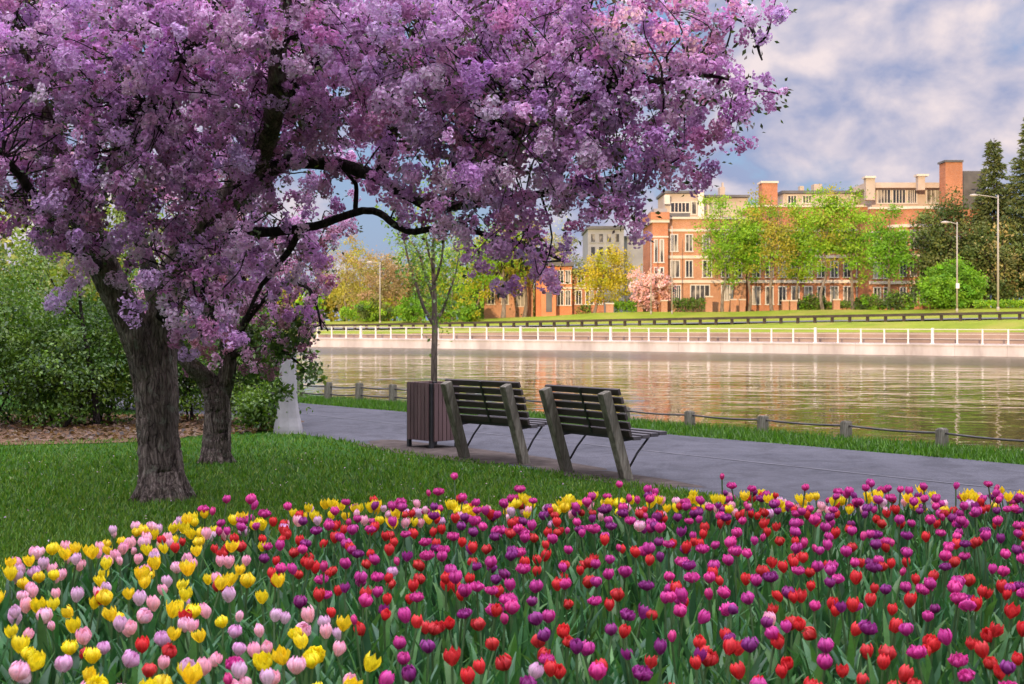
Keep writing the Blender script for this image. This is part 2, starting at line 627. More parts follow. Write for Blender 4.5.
def mat_water():
    m, nt = new_mat('canal_water')
    b = principled(nt, 0.04, 0.5)
    b.inputs['IOR'].default_value = 1.33
    b.inputs['Base Color'].default_value = (0.075, 0.052, 0.022, 1)
    co = nt.n('ShaderNodeTexCoord').outputs['Object']
    v = nt.mapping(co, scale=(0.8, 1.0, 1.0), rot=(0, 0, math.radians(-8)))
    a = nt.noise(v, 0.50, 2, 0.5, 0.6)
    c = nt.noise(v, 1.5, 2, 0.5, 0.5)
    fine = nt.noise(v, 3.5, 3, 0.6, 0.2)
    # how far from the quay, measured across the canal
    sp = nt.n('ShaderNodeSeparateXYZ')
    nt.l(co, sp.inputs[0])
    across = nt.math('ADD', nt.math('MULTIPLY', sp.outputs[0], float(QN[0])), nt.math('MULTIPLY', sp.outputs[1], float(QN[1])))
    across = nt.math('ADD', across, nt.math('MULTIPLY', nt.math('SUBTRACT', nt.noise(co, 0.06, 3), 0.5), 14.0))
    wind = nt.n('ShaderNodeMapRange')
    wind.interpolation_type = 'SMOOTHSTEP'
    q_ = float(QN @ QA)
    wind.inputs['From Min'].default_value = q_ - 27.0
    wind.inputs['From Max'].default_value = q_ - 15.0
    nt.l(across, wind.inputs['Value'])
    patch = nt.ramp(nt.noise(nt.mapping(co, scale=(0.05, 0.16, 1)), 1.0, 3, 0.6), [(0.42, 0.75), (0.66, 1.5)])
    h = nt.math('MULTIPLY', nt.math('ADD', a, nt.math('MULTIPLY', c, 0.34)), patch)
    h = nt.math('ADD', h, nt.math('MULTIPLY', nt.math('MULTIPLY', fine, wind.outputs[0]), 0.45))
    nt.l(nt.math('MULTIPLY_ADD', wind.outputs[0], 0.26, 0.006), b.inputs['Roughness'])
    bump(nt, b, h, WATER_BUMP, 0.048)
    return m


WATER_BUMP = 1.0

# ------------------------------------------------------------------ the place: frames of the near path and the far quay
PF = np.array([-4.0, 27.0])                       # the water side edge of the near path
PU = unit(np.array([9.6, -11.4]))
PN = np.array([-PU[1], PU[0]])                    # away from the eye, towards the water
QA = np.array([-15.6, 122.0])                     # the water edge of the far quay
QU = unit(np.array([48.0, -32.0]))
QN = np.array([-QU[1], QU[0]])
WATER_Z = -0.8
M['water'] = mat_water()


def near(u, v, z):
    p = PF + PU * u + PN * v
    return (p[0], p[1], z)


def far(t, o, z):
    p = QA + QU * t + QN * o
    return (p[0], p[1], z)


def far_s(px, o):
    """distance ahead and place along the quay for a pixel column at offset o behind the quay edge"""
    tx = (px - 512.0) / F
    s = (o + QN @ QA) / (QN @ np.array([tx, 1.0]))
    return s, (np.array([tx * s, s]) - QA) @ QU


def g_rail(t):
    return float(np.interp(t, [-80, -10, 54, 100], [0.3, 0.5, 1.55, 1.9]))


def g_lawn(t):
    return float(np.interp(t, [-80, -30, -5, 10, 60, 120], [1.0, 1.2, 1.5, 2.2, 2.6, 2.8]))


def wall_top(t):
    return float(np.interp(t, [-60, -5, 15, 60, 100], [0.12, 0.18, 0.50, 0.72, 0.8]))


def g_far(t, o):
    return float(np.interp(o, [5.0, 5.35, 7.0, 12.0, 14.0, 22.0, 28.0], [-0.05, wall_top(t) - 0.06, wall_top(t) + 0.02, max(g_rail(t) - 0.05, wall_top(t) + 0.08), g_rail(t), g_rail(t) + 0.15, g_lawn(t)]))


def grid_sheet(name, fn, us, vs, mat, smooth=True):
    V = np.array([fn(u, v) for u in us for v in vs])
    nu, nv = len(us), len(vs)
    i = np.arange((nu - 1) * nv).reshape(nu - 1, nv)[:, :-1].ravel()
    Q = np.stack([i, i + nv, i + nv + 1, i + 1], axis=1)
    return link(name, mesh_np(name, V, Q, mats=[mat], smooth=smooth))


# ground sheet reaching the horizon (bed of the canal too)
mb = MB()
mb.add([(-1500, -600, -2.6), (1500, -600, -2.6), (1500, 2600, -2.6), (-1500, 2600, -2.6)], [(0, 1, 2, 3)])
tag(mb.build('ground', M['soil']), 'wide bare ground under the canal and beyond', 'ground', kind='structure')

# near bank: lawn, then the strip beyond the path falling to the water
vs_near = [-140, -60, -30, -16, -10, -6, -3, 0.0, 0.7, 1.3, 1.7, 2.1, 2.6, 3.4, 5.0]


def near_z(u, v):
    base = float(np.interp(v, [0.0, 1.2, 1.9, 2.6, 3.4, 5.0], [0.0, -0.03, -0.20, -0.55, -1.0, -2.5]))
    return base + (0.03 * math.sin(u * 0.9) * math.exp(-((v - 1.8) / 0.6) ** 2))


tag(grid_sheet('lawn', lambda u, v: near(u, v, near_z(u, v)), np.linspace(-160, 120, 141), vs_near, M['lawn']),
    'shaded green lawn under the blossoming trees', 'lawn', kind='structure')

# path
def path_edge(u):
    return float(np.interp(u, [-30, 0, 5, 15, 60], [-3.0, -3.3, -3.75, -4.7, -6.0]))


us = np.linspace(-60, 40, 101)
V, Q = [], []
for i, u in enumerate(us):
    e = path_edge(u) + 0.05 * math.sin(u * 3.1) + 0.03 * math.sin(u * 7.7)
    e2 = 0.02 + 0.04 * math.sin(u * 2.3 + 1) + 0.02 * math.sin(u * 9.1)
    V += [near(u, e, 0.002), near(u, e * 0.66, 0.010), near(u, e * 0.33, 0.010), near(u, e2, 0.004)]
    if i:
        for k in range(3):
            b = (i - 1) * 4 + k
            Q.append((b, b + 4, b + 5, b + 1))
tag(link('path', mesh_np('path', V, Q, mats=[M['asphalt']], smooth=True)), 'grey asphalt path along the canal', 'path', kind='structure')
# an old worn line along the path
V, Q = [], []
for i, u in enumerate(np.linspace(-40, 30, 141)):
    c = path_edge(u) * 0.47
    hw = 0.022 + 0.008 * math.sin(u * 5.0)
    V += [near(u, c - hw, 0.0145), near(u, c + hw, 0.0145)]
    if i:
        b = (i - 1) * 2
        Q.append((b, b + 2, b + 3, b + 1))
tag(link('path_marking', mesh_np('path_marking', V, Q, mats=[M['old_paint']])), 'faint worn pale line along the path', 'marking', kind='structure')
# trodden earth round the bin and the bench posts
def blob_sheet(name, cx, cy, rx, ry, rot, z, mat, n=36, seed=1):
    r = np.random.default_rng(seed)
    ph = r.uniform(0, 6.28, 4)
    V = [(cx, cy, z + 0.01)]
    for k in range(n):
        a = 2 * math.pi * k / n
        q = 1 + 0.10 * math.sin(3 * a + ph[0]) + 0.07 * math.sin(5 * a + ph[1]) + 0.05 * math.sin(9 * a + ph[2])
        x, y = rx * q * math.cos(a), ry * q * math.sin(a)
        V.append((cx + x * math.cos(rot) - y * math.sin(rot), cy + x * math.sin(rot) + y * math.cos(rot), z))
    T = [(0, 1 + k, 1 + (k + 1) % n) for k in range(n)]
    return link(name, mesh_np(name, V, None, T, mats=[mat]))


M['dirt'] = mat_simple('trodden_dirt', (0.045, 0.035, 0.029), (0.11, 0.088, 0.074), 5.0, 0.95, 0.1, 0.5, 60, 0.01)
tag(blob_sheet('dirt_patch', -0.62, 16.9, 2.2, 0.55, math.radians(-52), 0.006, M['dirt'], seed=3), 'bare trodden earth round the bin and far bench', 'ground', kind='structure')
tag(blob_sheet('dirt_patch', 1.0, 14.35, 1.2, 0.35, math.radians(-56), 0.006, M['dirt'], seed=5), 'bare trodden earth round the near bench posts', 'ground', kind='structure')
tag(blob_sheet('leaf_litter_bed', -7.6, 20.9, 4.6, 2.7, 0.06, 0.008, M['litter'], 60, 9), 'brown leaf litter bed under the shrubs', 'ground', kind='structure')

# water
mb = MB()
e0 = near(-160, 2.0, WATER_Z); e1 = near(110, 2.0, WATER_Z)
q0 = far(-260, 0.05, WATER_Z); q1 = far(230, 0.05, WATER_Z)
mb.add([e0, e1, q1, q0], [(0, 1, 2, 3)])
tag(mb.build('water', M['water']), 'rippled canal water mirroring the lit far bank', 'water', kind='structure')

# far bank
ts = np.linspace(-260, 230, 99)
mbq = MB()
for i in range(0, 98):      # quay wall: cap slab and face, as one long wall
    pass
tq0, tq1 = -90.0, 110.0
n_q = 60
for i in range(n_q):
    a, b = tq0 + (tq1 - tq0) * i / n_q, tq0 + (tq1 - tq0) * (i + 1) / n_q - 0.015
    pts = [far(a, 0, 0)[:2], far(b, 0, 0)[:2], far(b, 0.5, 0)[:2], far(a, 0.5, 0)[:2]]
    mbq.prism(pts, -2.4, -0.14)
    pts = [far(a, -0.06, 0)[:2], far(b, -0.06, 0)[:2], far(b, 0.52, 0)[:2], far(a, 0.52, 0)[:2]]
    mbq.prism(pts, -0.138, -0.03)
o = mbq.build('quay_wall', M['quay'])
tag(o, 'long pale concrete quay wall at the far water edge', 'wall')
tag(grid_sheet('promenade', lambda t, o_: far(t, o_, -0.05), np.linspace(-260, 230, 50), [0.45, 2.5, 5.2], M['promenade']),
    'sunlit tan promenade behind the far railing', 'path', kind='structure')
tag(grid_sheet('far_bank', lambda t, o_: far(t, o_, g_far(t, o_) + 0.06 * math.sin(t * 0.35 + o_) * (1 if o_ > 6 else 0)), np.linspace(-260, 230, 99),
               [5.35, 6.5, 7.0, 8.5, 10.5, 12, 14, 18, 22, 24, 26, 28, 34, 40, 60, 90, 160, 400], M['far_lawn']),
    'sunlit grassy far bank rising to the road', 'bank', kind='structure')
tag(grid_sheet('road', lambda t, o_: far(t, o_, g_far(t, o_) + 0.10), np.linspace(-260, 230, 99), [14.6, 18, 21.6], M['road']),
    'narrow strip of road behind the guard rail', 'road', kind='structure')
mb = MB()
for i in range(80):
    a, b = -90 + i * 2.5, -90 + (i + 1) * 2.5 - 0.004
    zt = wall_top((a + b) / 2)
    mb.prism([far(a, 5.0, 0)[:2], far(b, 5.0, 0)[:2], far(b, 5.34, 0)[:2], far(a, 5.34, 0)[:2]], -0.3, zt)
tag(mb.build('retaining_wall', M['promenade']), 'low tan retaining wall behind the far railing', 'wall')

# railing on the quay: one thing, its posts and rails its parts
root = tag(empty('quay_railing', far(20, 0.25, -0.03)), 'long white metal railing along the far quay edge', 'railing')
ox, oy, oz = root.location
post = MB()
post.box(-0.045, 0.045, -0.045, 0.045, 0, 0.98)
post.box(-0.075, 0.075, -0.075, 0.075, 0.0, 0.03)
pm = post.mesh('railing_post', M['white_metal'])
qrz = math.atan2(QU[1], QU[0])
for i in range(50):
    t = -13 + i * 1.62
    p = far(t, 0.25, -0.03)
    o = link('post', pm, root, (p[0] - ox, p[1] - oy, 0))
    o.rotation_euler.z = qrz
    if i % 5 == 0:
        o.scale = (1.7, 1.7, 1.06)
for zz, th in ((0.95, 0.06), (0.64, 0.03), (0.34, 0.03)):
    r = MB()
    a, b = far(-14, 0.25, 0), far(69, 0.25, 0)
    r.beam((a[0] - ox, a[1] - oy, zz), (b[0] - ox, b[1] - oy, zz), th, th)
    r.build('rail', M['fence_metal'], root)

# guard rail along the road
root = tag(empty('guard_rail', far(20, 13.2, g_far(20, 13.2))), 'dark timber guard rail on short posts beside the road', 'guard rail')
ox, oy, oz = root.location
post = MB()
post.box(-0.10, 0.10, -0.10, 0.10, -0.2, 0.56)
pm = post.mesh('guard_post', M['rail_wood'])
prev = None
rails = MB()
for i in range(68):
    t = -24 + i * 1.42
    p = far(t, 13.3, g_far(t, 13.3))
    o = link('post', pm, root, (p[0] - ox, p[1] - oy, p[2] - oz))
    o.rotation_euler.z = qrz
    q = far(t, 13.12, g_far(t, 13.12))
    q = (q[0] - ox, q[1] - oy, q[2] - oz + 0.52)
    if prev:
        rails.beam(prev, q, 0.20, 0.12)
    prev = q
rails.build('rail', M['rail_wood'], root)

# ------------------------------------------------------------------ near fence along the water
fence = tag(empty('post_fence', (2.6, 20.9, 0)), 'low timber post and rail fence along the near bank', 'fence')
fx, fy = 2.6, 20.9
fp = [(299, 399), (328, 401), (359, 402), (393, 404), (430, 406), (470, 409), (514, 413), (566, 417), (625, 423), (690, 428), (763, 433.5), (846, 440), (942, 448.5), (1050, 459)]
pp = []
for i, (px, py) in enumerate(fp):
    d = 2275.0 / (py - HOR)
    x = GX(px, d)
    pp.append((x, d))
hs = []
for i, (x, d) in enumerate(pp):
    h = 0.36 if i < 5 else (0.30 if i < 8 else 0.24)
    uu = float((np.array([x, d]) - PF) @ PU); vv = float((np.array([x, d]) - PF) @ PN)
    z0 = near_z(uu, vv)
    m_ = MB()
    m_.box(-0.058, 0.058, -0.058, 0.058, z0 - 0.25, 0.0 + h)
    m_.box(-0.046, 0.046, -0.046, 0.046, h, h + 0.012)
    o = m_.build('post', M['post_wood'], fence, bevel=0.008)
    o.location = (x - fx, d - fy, 0)
    o.rotation_euler = (random.uniform(-.03, .03), random.uniform(-.03, .03), math.radians(-50) + random.uniform(-.1, .1))
    hs.append(h)
for lev in (0.8, 0.38):
    r = MB()
    for i in range(len(pp) - 1):
        a, b = pp[i], pp[i + 1]
        n = 6
        pts = []
        for k in range(n + 1):
            f = k / n
            z = (hs[i] * (1 - f) + hs[i + 1] * f) * lev - 0.018 * math.sin(math.pi * f)
            if lev < 0.5 and i >= 5:
                z -= 0.08
            pts.append((a[0] * (1 - f) + b[0] * f - fx, a[1] * (1 - f) + b[1] * f - fy, z))
        r.tube(pts, 0.014, 6)
    r.build('rail', M['fence_rail'], fence, smooth=True)

# ------------------------------------------------------------------ benches
def bench(loc, rz, label):
    """two leaning timber posts, slatted back and a seat that juts out in front on struts; local x along, +y the way it faces"""
    root = tag(empty('park_bench', loc, rz), label, 'bench', 'benches facing the canal')
    H, L = 0.88, 0.30
    half = 0.49
    for s in (-1, 1):
        m = MB()
        m.beam((s * half, 0.03, -0.15), (s * half, -L - 0.01, H), 0.09, 0.11, side=(1, 0, 0))
        m.build('post', M['post_wood'], root, bevel=0.008)
    sl = Vector((0, -L, H)).normalized()
    nf = Vector((0, sl.z, -sl.y))            # out of the back, towards the sitter
    for k in range(6):
        s0 = 0.90 - k * 0.087
        c = sl * s0 + nf * 0.092
        m = MB()
        xo = 0.615 + 0.006 * ((k * 37) % 5 - 2)
        m.beam((-xo, c.y, c.z), (xo, c.y, c.z), 0.066, 0.035, side=tuple(sl))
        m.build('back_slat', M['slat_wood'], root, bevel=0.005)
    zs = 0.42
    y0 = -L * zs / H + 0.10
    for k in range(4):
        m = MB()
        y = y0 + 0.055 + k * 0.112
        m.beam((-0.62, y, zs + 0.012 * k), (0.62, y, zs + 0.012 * k), 0.10, 0.038, side=(0, 1, 0))
        m.build('seat_slat', M['seat_wood'], root, bevel=0.005)
    for s in (-1, 1):
        m = MB()
        x = s * half
        m.beam((x, y0 - 0.03, zs - 0.028), (x, y0 + 0.43, zs + 0.012), 0.035, 0.016, side=(1, 0, 0))
        m.build('seat_bracket', M['black_metal'], root)
        m = MB()
        m.tube([(x, y0 + 0.30, zs - 0.02), (x, y0 + 0.16, zs - 0.16), (x, 0.0 - 0.10 * L + 0.05, 0.13)], 0.011, 8)
        m.build('strut', M['black_metal'], root, smooth=True)
    m = MB()
    a, b = sl * 0.93 + nf * 0.066, sl * 0.44 + nf * 0.066
    m.beam(a, b, 0.03, 0.008, side=(1, 0, 0))
    m.build('back_strap', M['black_metal'], root)
    return root


bench((-0.19, 16.05, 0), math.radians(-46), 'far slatted timber bench standing beside the slatted bin')
bench((0.875, 14.55, 0), math.radians(-55), 'near slatted timber bench with leaning posts, away from the bin')

# ------------------------------------------------------------------ bin
broot = tag(empty('litter_bin', (-0.985, 17.75, 0), math.radians(-46)), 'square bin of upright brown slats on dark legs beside the far bench', 'bin')
S, Z0, Z1 = 0.222, 0.10, 0.815
for sx in (-1, 1):
    for sy in (-1, 1):
        m = MB()
        m.box(sx * (S - 0.012) - 0.022, sx * (S - 0.012) + 0.022, sy * (S - 0.012) - 0.022, sy * (S - 0.012) + 0.022, -0.05, Z1 - 0.01)
        m.build('leg', M['black_metal'], broot)
for side in range(4):
    for k in range(6):
        m = MB()
        x = -S + 0.055 + k * (2 * S - 0.11) / 5
        dz = 0.004 * ((k * 3 + side) % 3 - 1)
        m.box(x - 0.029, x + 0.029, S + 0.012, S + 0.034, Z0 + dz, Z1 + dz)
        a = side * math.pi / 2
        ca, sa = math.cos(a), math.sin(a)
        m.xform(lambda p: (p[0] * ca - p[1] * sa, p[0] * sa + p[1] * ca, p[2]))
        m.build('slat', M['bin_wood'], broot, bevel=0.004)
m = MB()
m.box(-S + 0.02, S - 0.02, -S + 0.02, S - 0.02, Z0 + 0.04, Z1 - 0.06)
m.build('liner', M['black_metal'], broot)
m = MB()
for z in (Z0 + 0.08, Z1 - 0.12):
    m.box(-S - 0.01, S + 0.01, S - 0.004, S + 0.011, z, z + 0.04)
    m.box(-S - 0.01, S + 0.01, -S - 0.011, -S + 0.004, z, z + 0.04)
    m.box(S - 0.004, S + 0.011, -S + 0.006, S - 0.006, z + 0.002, z + 0.038)
    m.box(-S - 0.011, -S + 0.004, -S + 0.006, S - 0.006, z + 0.002, z + 0.038)
m.build('hoop', M['black_metal'], broot)

# ------------------------------------------------------------------ concrete pillar by the shrubs
m = MB()
pr = [(0.205, -0.1), (0.205, 0.05), (0.198, 0.10), (0.168, 0.22), (0.145, 0.36), (0.132, 0.46), (0.122, 0.8), (0.114, 1.16), (0.132, 1.18), (0.132, 1.26), (0.09, 1.30)]
m.lathe(pr, (0, 0, 0), 8)
o = m.build('pillar', M['concrete'], None, bevel=0.006)
o.location = (-3.14, 19.95, 0)
o.rotation_euler.z = 0.2
tag(o, 'grey concrete pillar with a flared eight-sided foot beside the path', 'pillar')

# ------------------------------------------------------------------ blossoming trees
def stem_mesh(mb, path, sides=12, rough=0.06, seed=0, sub=6, wob=0.04):
    pts, rad = smooth_path([P(*q[:3]) for q in path], [q[3] for q in path], sub, wob, seed)
    mb.tube(pts, rad, sides, rough, seed)
    return pts, rad


def blossom_tree(name, label, base, stems, limbs, lobes, r, pinks, leafy=4.0, fl_r=0.0155, trunk_mat='bark', density=680.0, weights=None, per=150, gap=0.80, leaf_in=4, sprigs=()):
    root = tag(empty(name, base), label, 'tree', 'crab apple trees in blossom')
    b = np.array(base)
    tr = MB()
    all_pts = []
    for i, s in enumerate(stems):
        pts, rad = stem_mesh(tr, s, 40, 0.055, 11 + i, 12, 0.02)
        all_pts.append(pts)
    for k in range(7):
        an = k * 0.9 + r.uniform(-0.25, 0.25)
        R0 = stems[0][1][3]
        e = np.array([math.cos(an), math.sin(an), 0.0])
        tr.tube([b + e * R0 * 0.35 + [0, 0, R0 * 1.5], b + e * R0 * 0.86 + [0, 0, R0 * 0.42], b + e * R0 * 1.15 + [0, 0, 0.02], b + e * R0 * r.uniform(1.45, 1.9) + [0, 0, -0.07]],
                [R0 * 0.22, R0 * 0.22, R0 * 0.15, R0 * 0.06], 10, 0.06, k)
    tr.xform(lambda p: (p[0] - b[0], p[1] - b[1], p[2] - b[2]))
    tr.build('trunk', M[trunk_mat], root, smooth=True)
    limb_b = MB()
    for i, s in enumerate(limbs):
        pts, rad = stem_mesh(limb_b, s, 10, 0.05, 40 + i, 6, 0.10)
        all_pts.append(pts)
    LP = np.concatenate(all_pts)
    cl_c, cl_r = [], []
    for (px, py, rx, ry, d, *rest) in lobes:
        n = max(1, int(math.pi * rx * ry / density * (rest[0] if rest else 1.0)))
        for _ in range(n):
            while True:
                q = r.uniform(-1, 1, 3)
                if (q ** 2).sum() < 1:
                    break
            rdm = max(0.3, rx * d / F * 0.75)
            c = P(px + q[0] * rx, py + q[1] * ry, d) + np.array([q[0] * q[2] * rdm * 0.0, 0, 0])
            # move along the line of depth without sliding out of the lobe's own box
            c = c + np.array([0, q[2] * rdm, 0])
            # a spray: clusters strung along a short twig
            j = LP[np.argmin(((LP - c) ** 2).sum(1))]
            out = unit(c - j + r.normal(0, 0.25, 3))
            dirv = unit(out + np.array([0, 0, r.uniform(-0.75, 0.5)]) + r.normal(0, 0.35, 3))
            L = min(r.uniform(0.3, 0.75), 1.1 * rx * d / F + 0.06)
            k = int(r.integers(5, 10))
            t = np.linspace(-0.5, 0.5, k)
            sag = -0.22 * (t + 0.5) ** 2 * L
            cc = c + np.outer(t * L, dirv) + r.normal(0, 0.07, (k, 3))
            cc[:, 2] += sag
            cl_c.append(cc)
            cl_r.append(np.clip(r.normal(0.078, 0.022, k), 0.035, 0.13))
            s0 = c - dirv * L * 0.5
            mid = (j + s0) / 2 + r.normal(0, 0.11, 3) * np.linalg.norm(j - s0)
            if np.linalg.norm(j - s0) > 0.05:
                pts, rad = smooth_path([j, mid, s0, c, c + dirv * L * 0.5 + np.array([0, 0, -0.15 * L])], [0.010, 0.007, 0.005, 0.0035, 0.002], 3, 0.0, 0)
                limb_b.tube(pts, rad, 5, 0, 0, cap=False)
    limb_b.xform(lambda p: (p[0] - b[0], p[1] - b[1], p[2] - b[2]))
    limb_b.build('limb', M['dark_bark'], root, smooth=True)
    C = np.concatenate(cl_c) - b
    R = np.concatenate(cl_r)
    # pompoms keep clear of each other; where one would crowd another only leaves grow
    kept, dropped, hashed = [], [], {}
    cs = 0.2
    for q in r.permutation(len(C)):
        p = C[q]
        key = tuple((p / cs).astype(int))
        near_ = [h for a in (-1, 0, 1) for b_ in (-1, 0, 1) for c_ in (-1, 0, 1) for h in hashed.get((key[0] + a, key[1] + b_, key[2] + c_), ())]
        if any(((C[h] - p) ** 2).sum() < (gap * (R[h] + R[q])) ** 2 for h in near_):
            dropped.append(q)
            continue
        kept.append(q)
        hashed.setdefault(key, []).append(q)
    CD = C[dropped]
    C, R = C[kept], R[kept]
    nc = len(C)
    # blossoms: small cupped flowers packed over each pompom
    nf = np.clip((R / 0.09) ** 2 * per, 14, 330).astype(int)
    idx = np.repeat(np.arange(nc), nf)
    n = len(idx)
    nd = rand_dirs(n, r)
    squash = unit(r.normal(size=(nc, 3)))
    # every pompom is a handful of knots of flowers, so its outline is lumpy
    KN = 5
    koff = rand_dirs(nc * KN, r).reshape(nc, KN, 3) * r.uniform(0.35, 0.95, (nc, KN, 1))
    krad = r.uniform(0.36, 0.66, (nc, KN))
    kk = r.integers(0, KN, n)
    KC = C[idx] + koff[idx, kk] * R[idx][:, None]
    KR = R[idx] * krad[idx, kk]
    pos = KC + nd * (KR * r.uniform(0.72, 1.08, n))[:, None]
    nrm = unit(nd + r.normal(0, 0.38, (n, 3)))
    cl_t = tint_mix(nc, pinks, r, weights, 0.12)
    ft = cl_t[idx] * (1 + r.normal(0, 0.13, (n, 1)))
    a = unit(np.cross(nrm, rand_dirs(n, r)))
    bb = np.cross(nrm, a)
    fr = (fl_r * r.uniform(0.7, 1.2, n))[:, None]
    cup = r.uniform(0.15, 0.7, n)[:, None]
    V = np.empty((n, 7, 3))
    TT = np.empty((n, 7, 3))
    V[:, 0] = pos
    TT[:, 0] = ft * np.array([0.85, 0.58, 0.72])
    for k in range(6):
        th = k * math.pi / 3
        rk = fr * (1.05 if k % 2 else 0.72) * r.uniform(0.8, 1.15, (n, 1))
        V[:, k + 1] = pos + rk * (a * math.cos(th) + bb * math.sin(th)) + nrm * fr * cup
        TT[:, k + 1] = ft * (1.08 if k % 2 else 0.92)
    base_i = np.arange(n)[:, None] * 7
    Q = (base_i[:, None, :] + np.array([[0, 1, 2, 3], [0, 3, 4, 5], [0, 5, 6, 1]])[None]).reshape(-1, 4)
    link('blossom', mesh_np('blossom', V.reshape(-1, 3), Q, tint=np.clip(TT.reshape(-1, 3), 0, 0.9), mats=[M['blossom']]), root)
    # bronze green leaves between the pompoms
    LC = np.concatenate([np.repeat(CD, leaf_in, axis=0), np.repeat(C, int(leafy), axis=0)])
    nl = len(LC)
    ax = unit(rand_dirs(nl, r) + np.array([0, 0, -0.15]))
    sp_ = np.concatenate([r.uniform(0.0, 0.16, len(CD) * leaf_in), r.uniform(0.5, 1.25, nc * int(leafy)) * np.repeat(R, int(leafy))])
    pos = LC + ax * sp_[:, None]
    tl = tint_mix(nl, [(0.045, 0.075, 0.020), (0.075, 0.115, 0.028), (0.080, 0.055, 0.036), (0.13, 0.17, 0.04)], r, [0.4, 0.3, 0.22, 0.08])
    V, Q, t = leaf_cards(pos, r.uniform(0.03, 0.058, nl), ax, rand_dirs(nl, r), tl, 0.5)
    Vl, Ql, tl_ = [V], [Q], [t]
    nv_ = len(V)
    for (px, py, rx, ry, d, cnt_) in sprigs:
        q = rand_dirs(cnt_, r) * (r.uniform(0, 1, (cnt_, 1)) ** 0.5)
        k_ = d / F
        c0 = P(px, py, d) - b
        # leaves hang along short shoots inside the spray
        sh = c0 + rand_dirs(26, r) * r.uniform(0.2, 1, (26, 1)) * np.array([rx * k_, rx * k_ * 0.8, ry * k_])
        p_ = sh[r.integers(0, 26, cnt_)] + q * np.array([0.14, 0.14, 0.10])
        ax_ = unit(rand_dirs(cnt_, r) + np.array([0, 0, -0.4]))
        tt_ = tint_mix(cnt_, [(0.07, 0.15, 0.02), (0.11, 0.21, 0.03), (0.16, 0.26, 0.04), (0.05, 0.09, 0.02)], r)
        V2, Q2, t2 = leaf_cards(p_, r.uniform(0.05, 0.095, cnt_), ax_, rand_dirs(cnt_, r), tt_, 0.52)
        Vl.append(V2); Ql.append(Q2 + nv_); tl_.append(t2); nv_ += len(V2)
    link('leaves', mesh_np('leaves', np.concatenate(Vl), np.concatenate(Ql), tint=np.concatenate(tl_), mats=[M['leaf']]), root)
    print(name, 'clusters', nc, 'flowers', n)
    return root


rt = np.random.default_rng(21)
bp = P(162, 500, 12.55); bp[2] = 0.0
stems = [
    [(164, 512, 12.55, 0.30), (163, 497, 12.55, 0.235), (161, 470, 12.57, 0.19), (156, 420, 12.6, 0.165), (147, 365, 12.58, 0.148), (129, 318, 12.5, 0.135), (105, 270, 12.35, 0.13), (78, 205, 12.1, 0.11), (45, 120, 11.8, 0.085), (10, 20, 11.4, 0.06), (-30, -120, 11.2, 0.03)],
    [(161, 480, 12.56, 0.145), (161, 400, 12.56, 0.15), (160, 340, 12.62, 0.145), (172, 285, 12.62, 0.145), (205, 225, 12.55, 0.125), (248, 178, 12.1, 0.098), (272, 120, 11.2, 0.075), (280, 40, 10.7, 0.055), (300, -120, 10.6, 0.03)],
]
limbs = [
    [(248, 178, 12.1, 0.08), (290, 162, 11.9, 0.064), (345, 166, 11.6, 0.056), (385, 182, 11.3, 0.05), (432, 205, 11.1, 0.04), (500, 200, 10.8, 0.036), (580, 186, 10.5, 0.026), (655, 165, 10.2, 0.014)],
    [(378, 178, 11.45, 0.055), (392, 132, 11.4, 0.05), (400, 70, 11.2, 0.04), (432, 0, 11.0, 0.025), (470, -70, 10.9, 0.015)],
    [(205, 225, 12.5, 0.07), (265, 232, 12.2, 0.045), (315, 226, 11.95, 0.036), (342, 217, 11.85, 0.033), (374, 211, 11.7, 0.031), (408, 231, 11.5, 0.028), (455, 228, 11.3, 0.023), (530, 247, 11.1, 0.02), (565, 262, 11.0, 0.01)],
    [(300, 225, 12.0, 0.03), (290, 250, 12.1, 0.028), (262, 285, 12.2, 0.02), (245, 320, 12.2, 0.012)],
    [(355, 214, 11.8, 0.022), (356, 185, 11.8, 0.018), (345, 172, 11.75, 0.014)],
    [(272, 115, 11.2, 0.055), (300, 85, 11.2, 0.045), (360, 20, 11.5, 0.045), (480, -50, 11.0, 0.04), (640, -50, 10.4, 0.03), (735, 5, 10.0, 0.02), (762, 60, 9.7, 0.006)],
    [(432, 205, 11.1, 0.035), (480, 170, 10.6, 0.03), (540, 120, 10.2, 0.026), (620, 90, 9.9, 0.02), (700, 75, 9.7, 0.014), (752, 88, 9.6, 0.005)],
    [(105, 270, 12.35, 0.07), (60, 235, 11.6, 0.05), (20, 175, 11.0, 0.035), (-30, 130, 10.5, 0.02)],
    [(160, 320, 12.6, 0.07), (185, 280, 11.9, 0.05), (205, 290, 11.4, 0.03), (215, 325, 11.1, 0.012)],
    [(78, 205, 12.1, 0.06), (120, 150, 11.4, 0.05), (160, 90, 10.9, 0.04), (210, 20, 10.6, 0.025), (250, -80, 10.4, 0.012)],
    [(160, 300, 12.6, 0.07), (130, 200, 13.3, 0.05), (110, 100, 14.2, 0.035), (120, -40, 14.8, 0.02)],
    [(255, 170, 12.3, 0.06), (330, 110, 13.2, 0.045), (430, 60, 14.0, 0.03), (540, 20, 14.3, 0.015)],
    [(205, 225, 12.5, 0.06), (260, 190, 13.4, 0.045), (300, 130, 14.4, 0.03), (330, 40, 15, 0.015)],
]
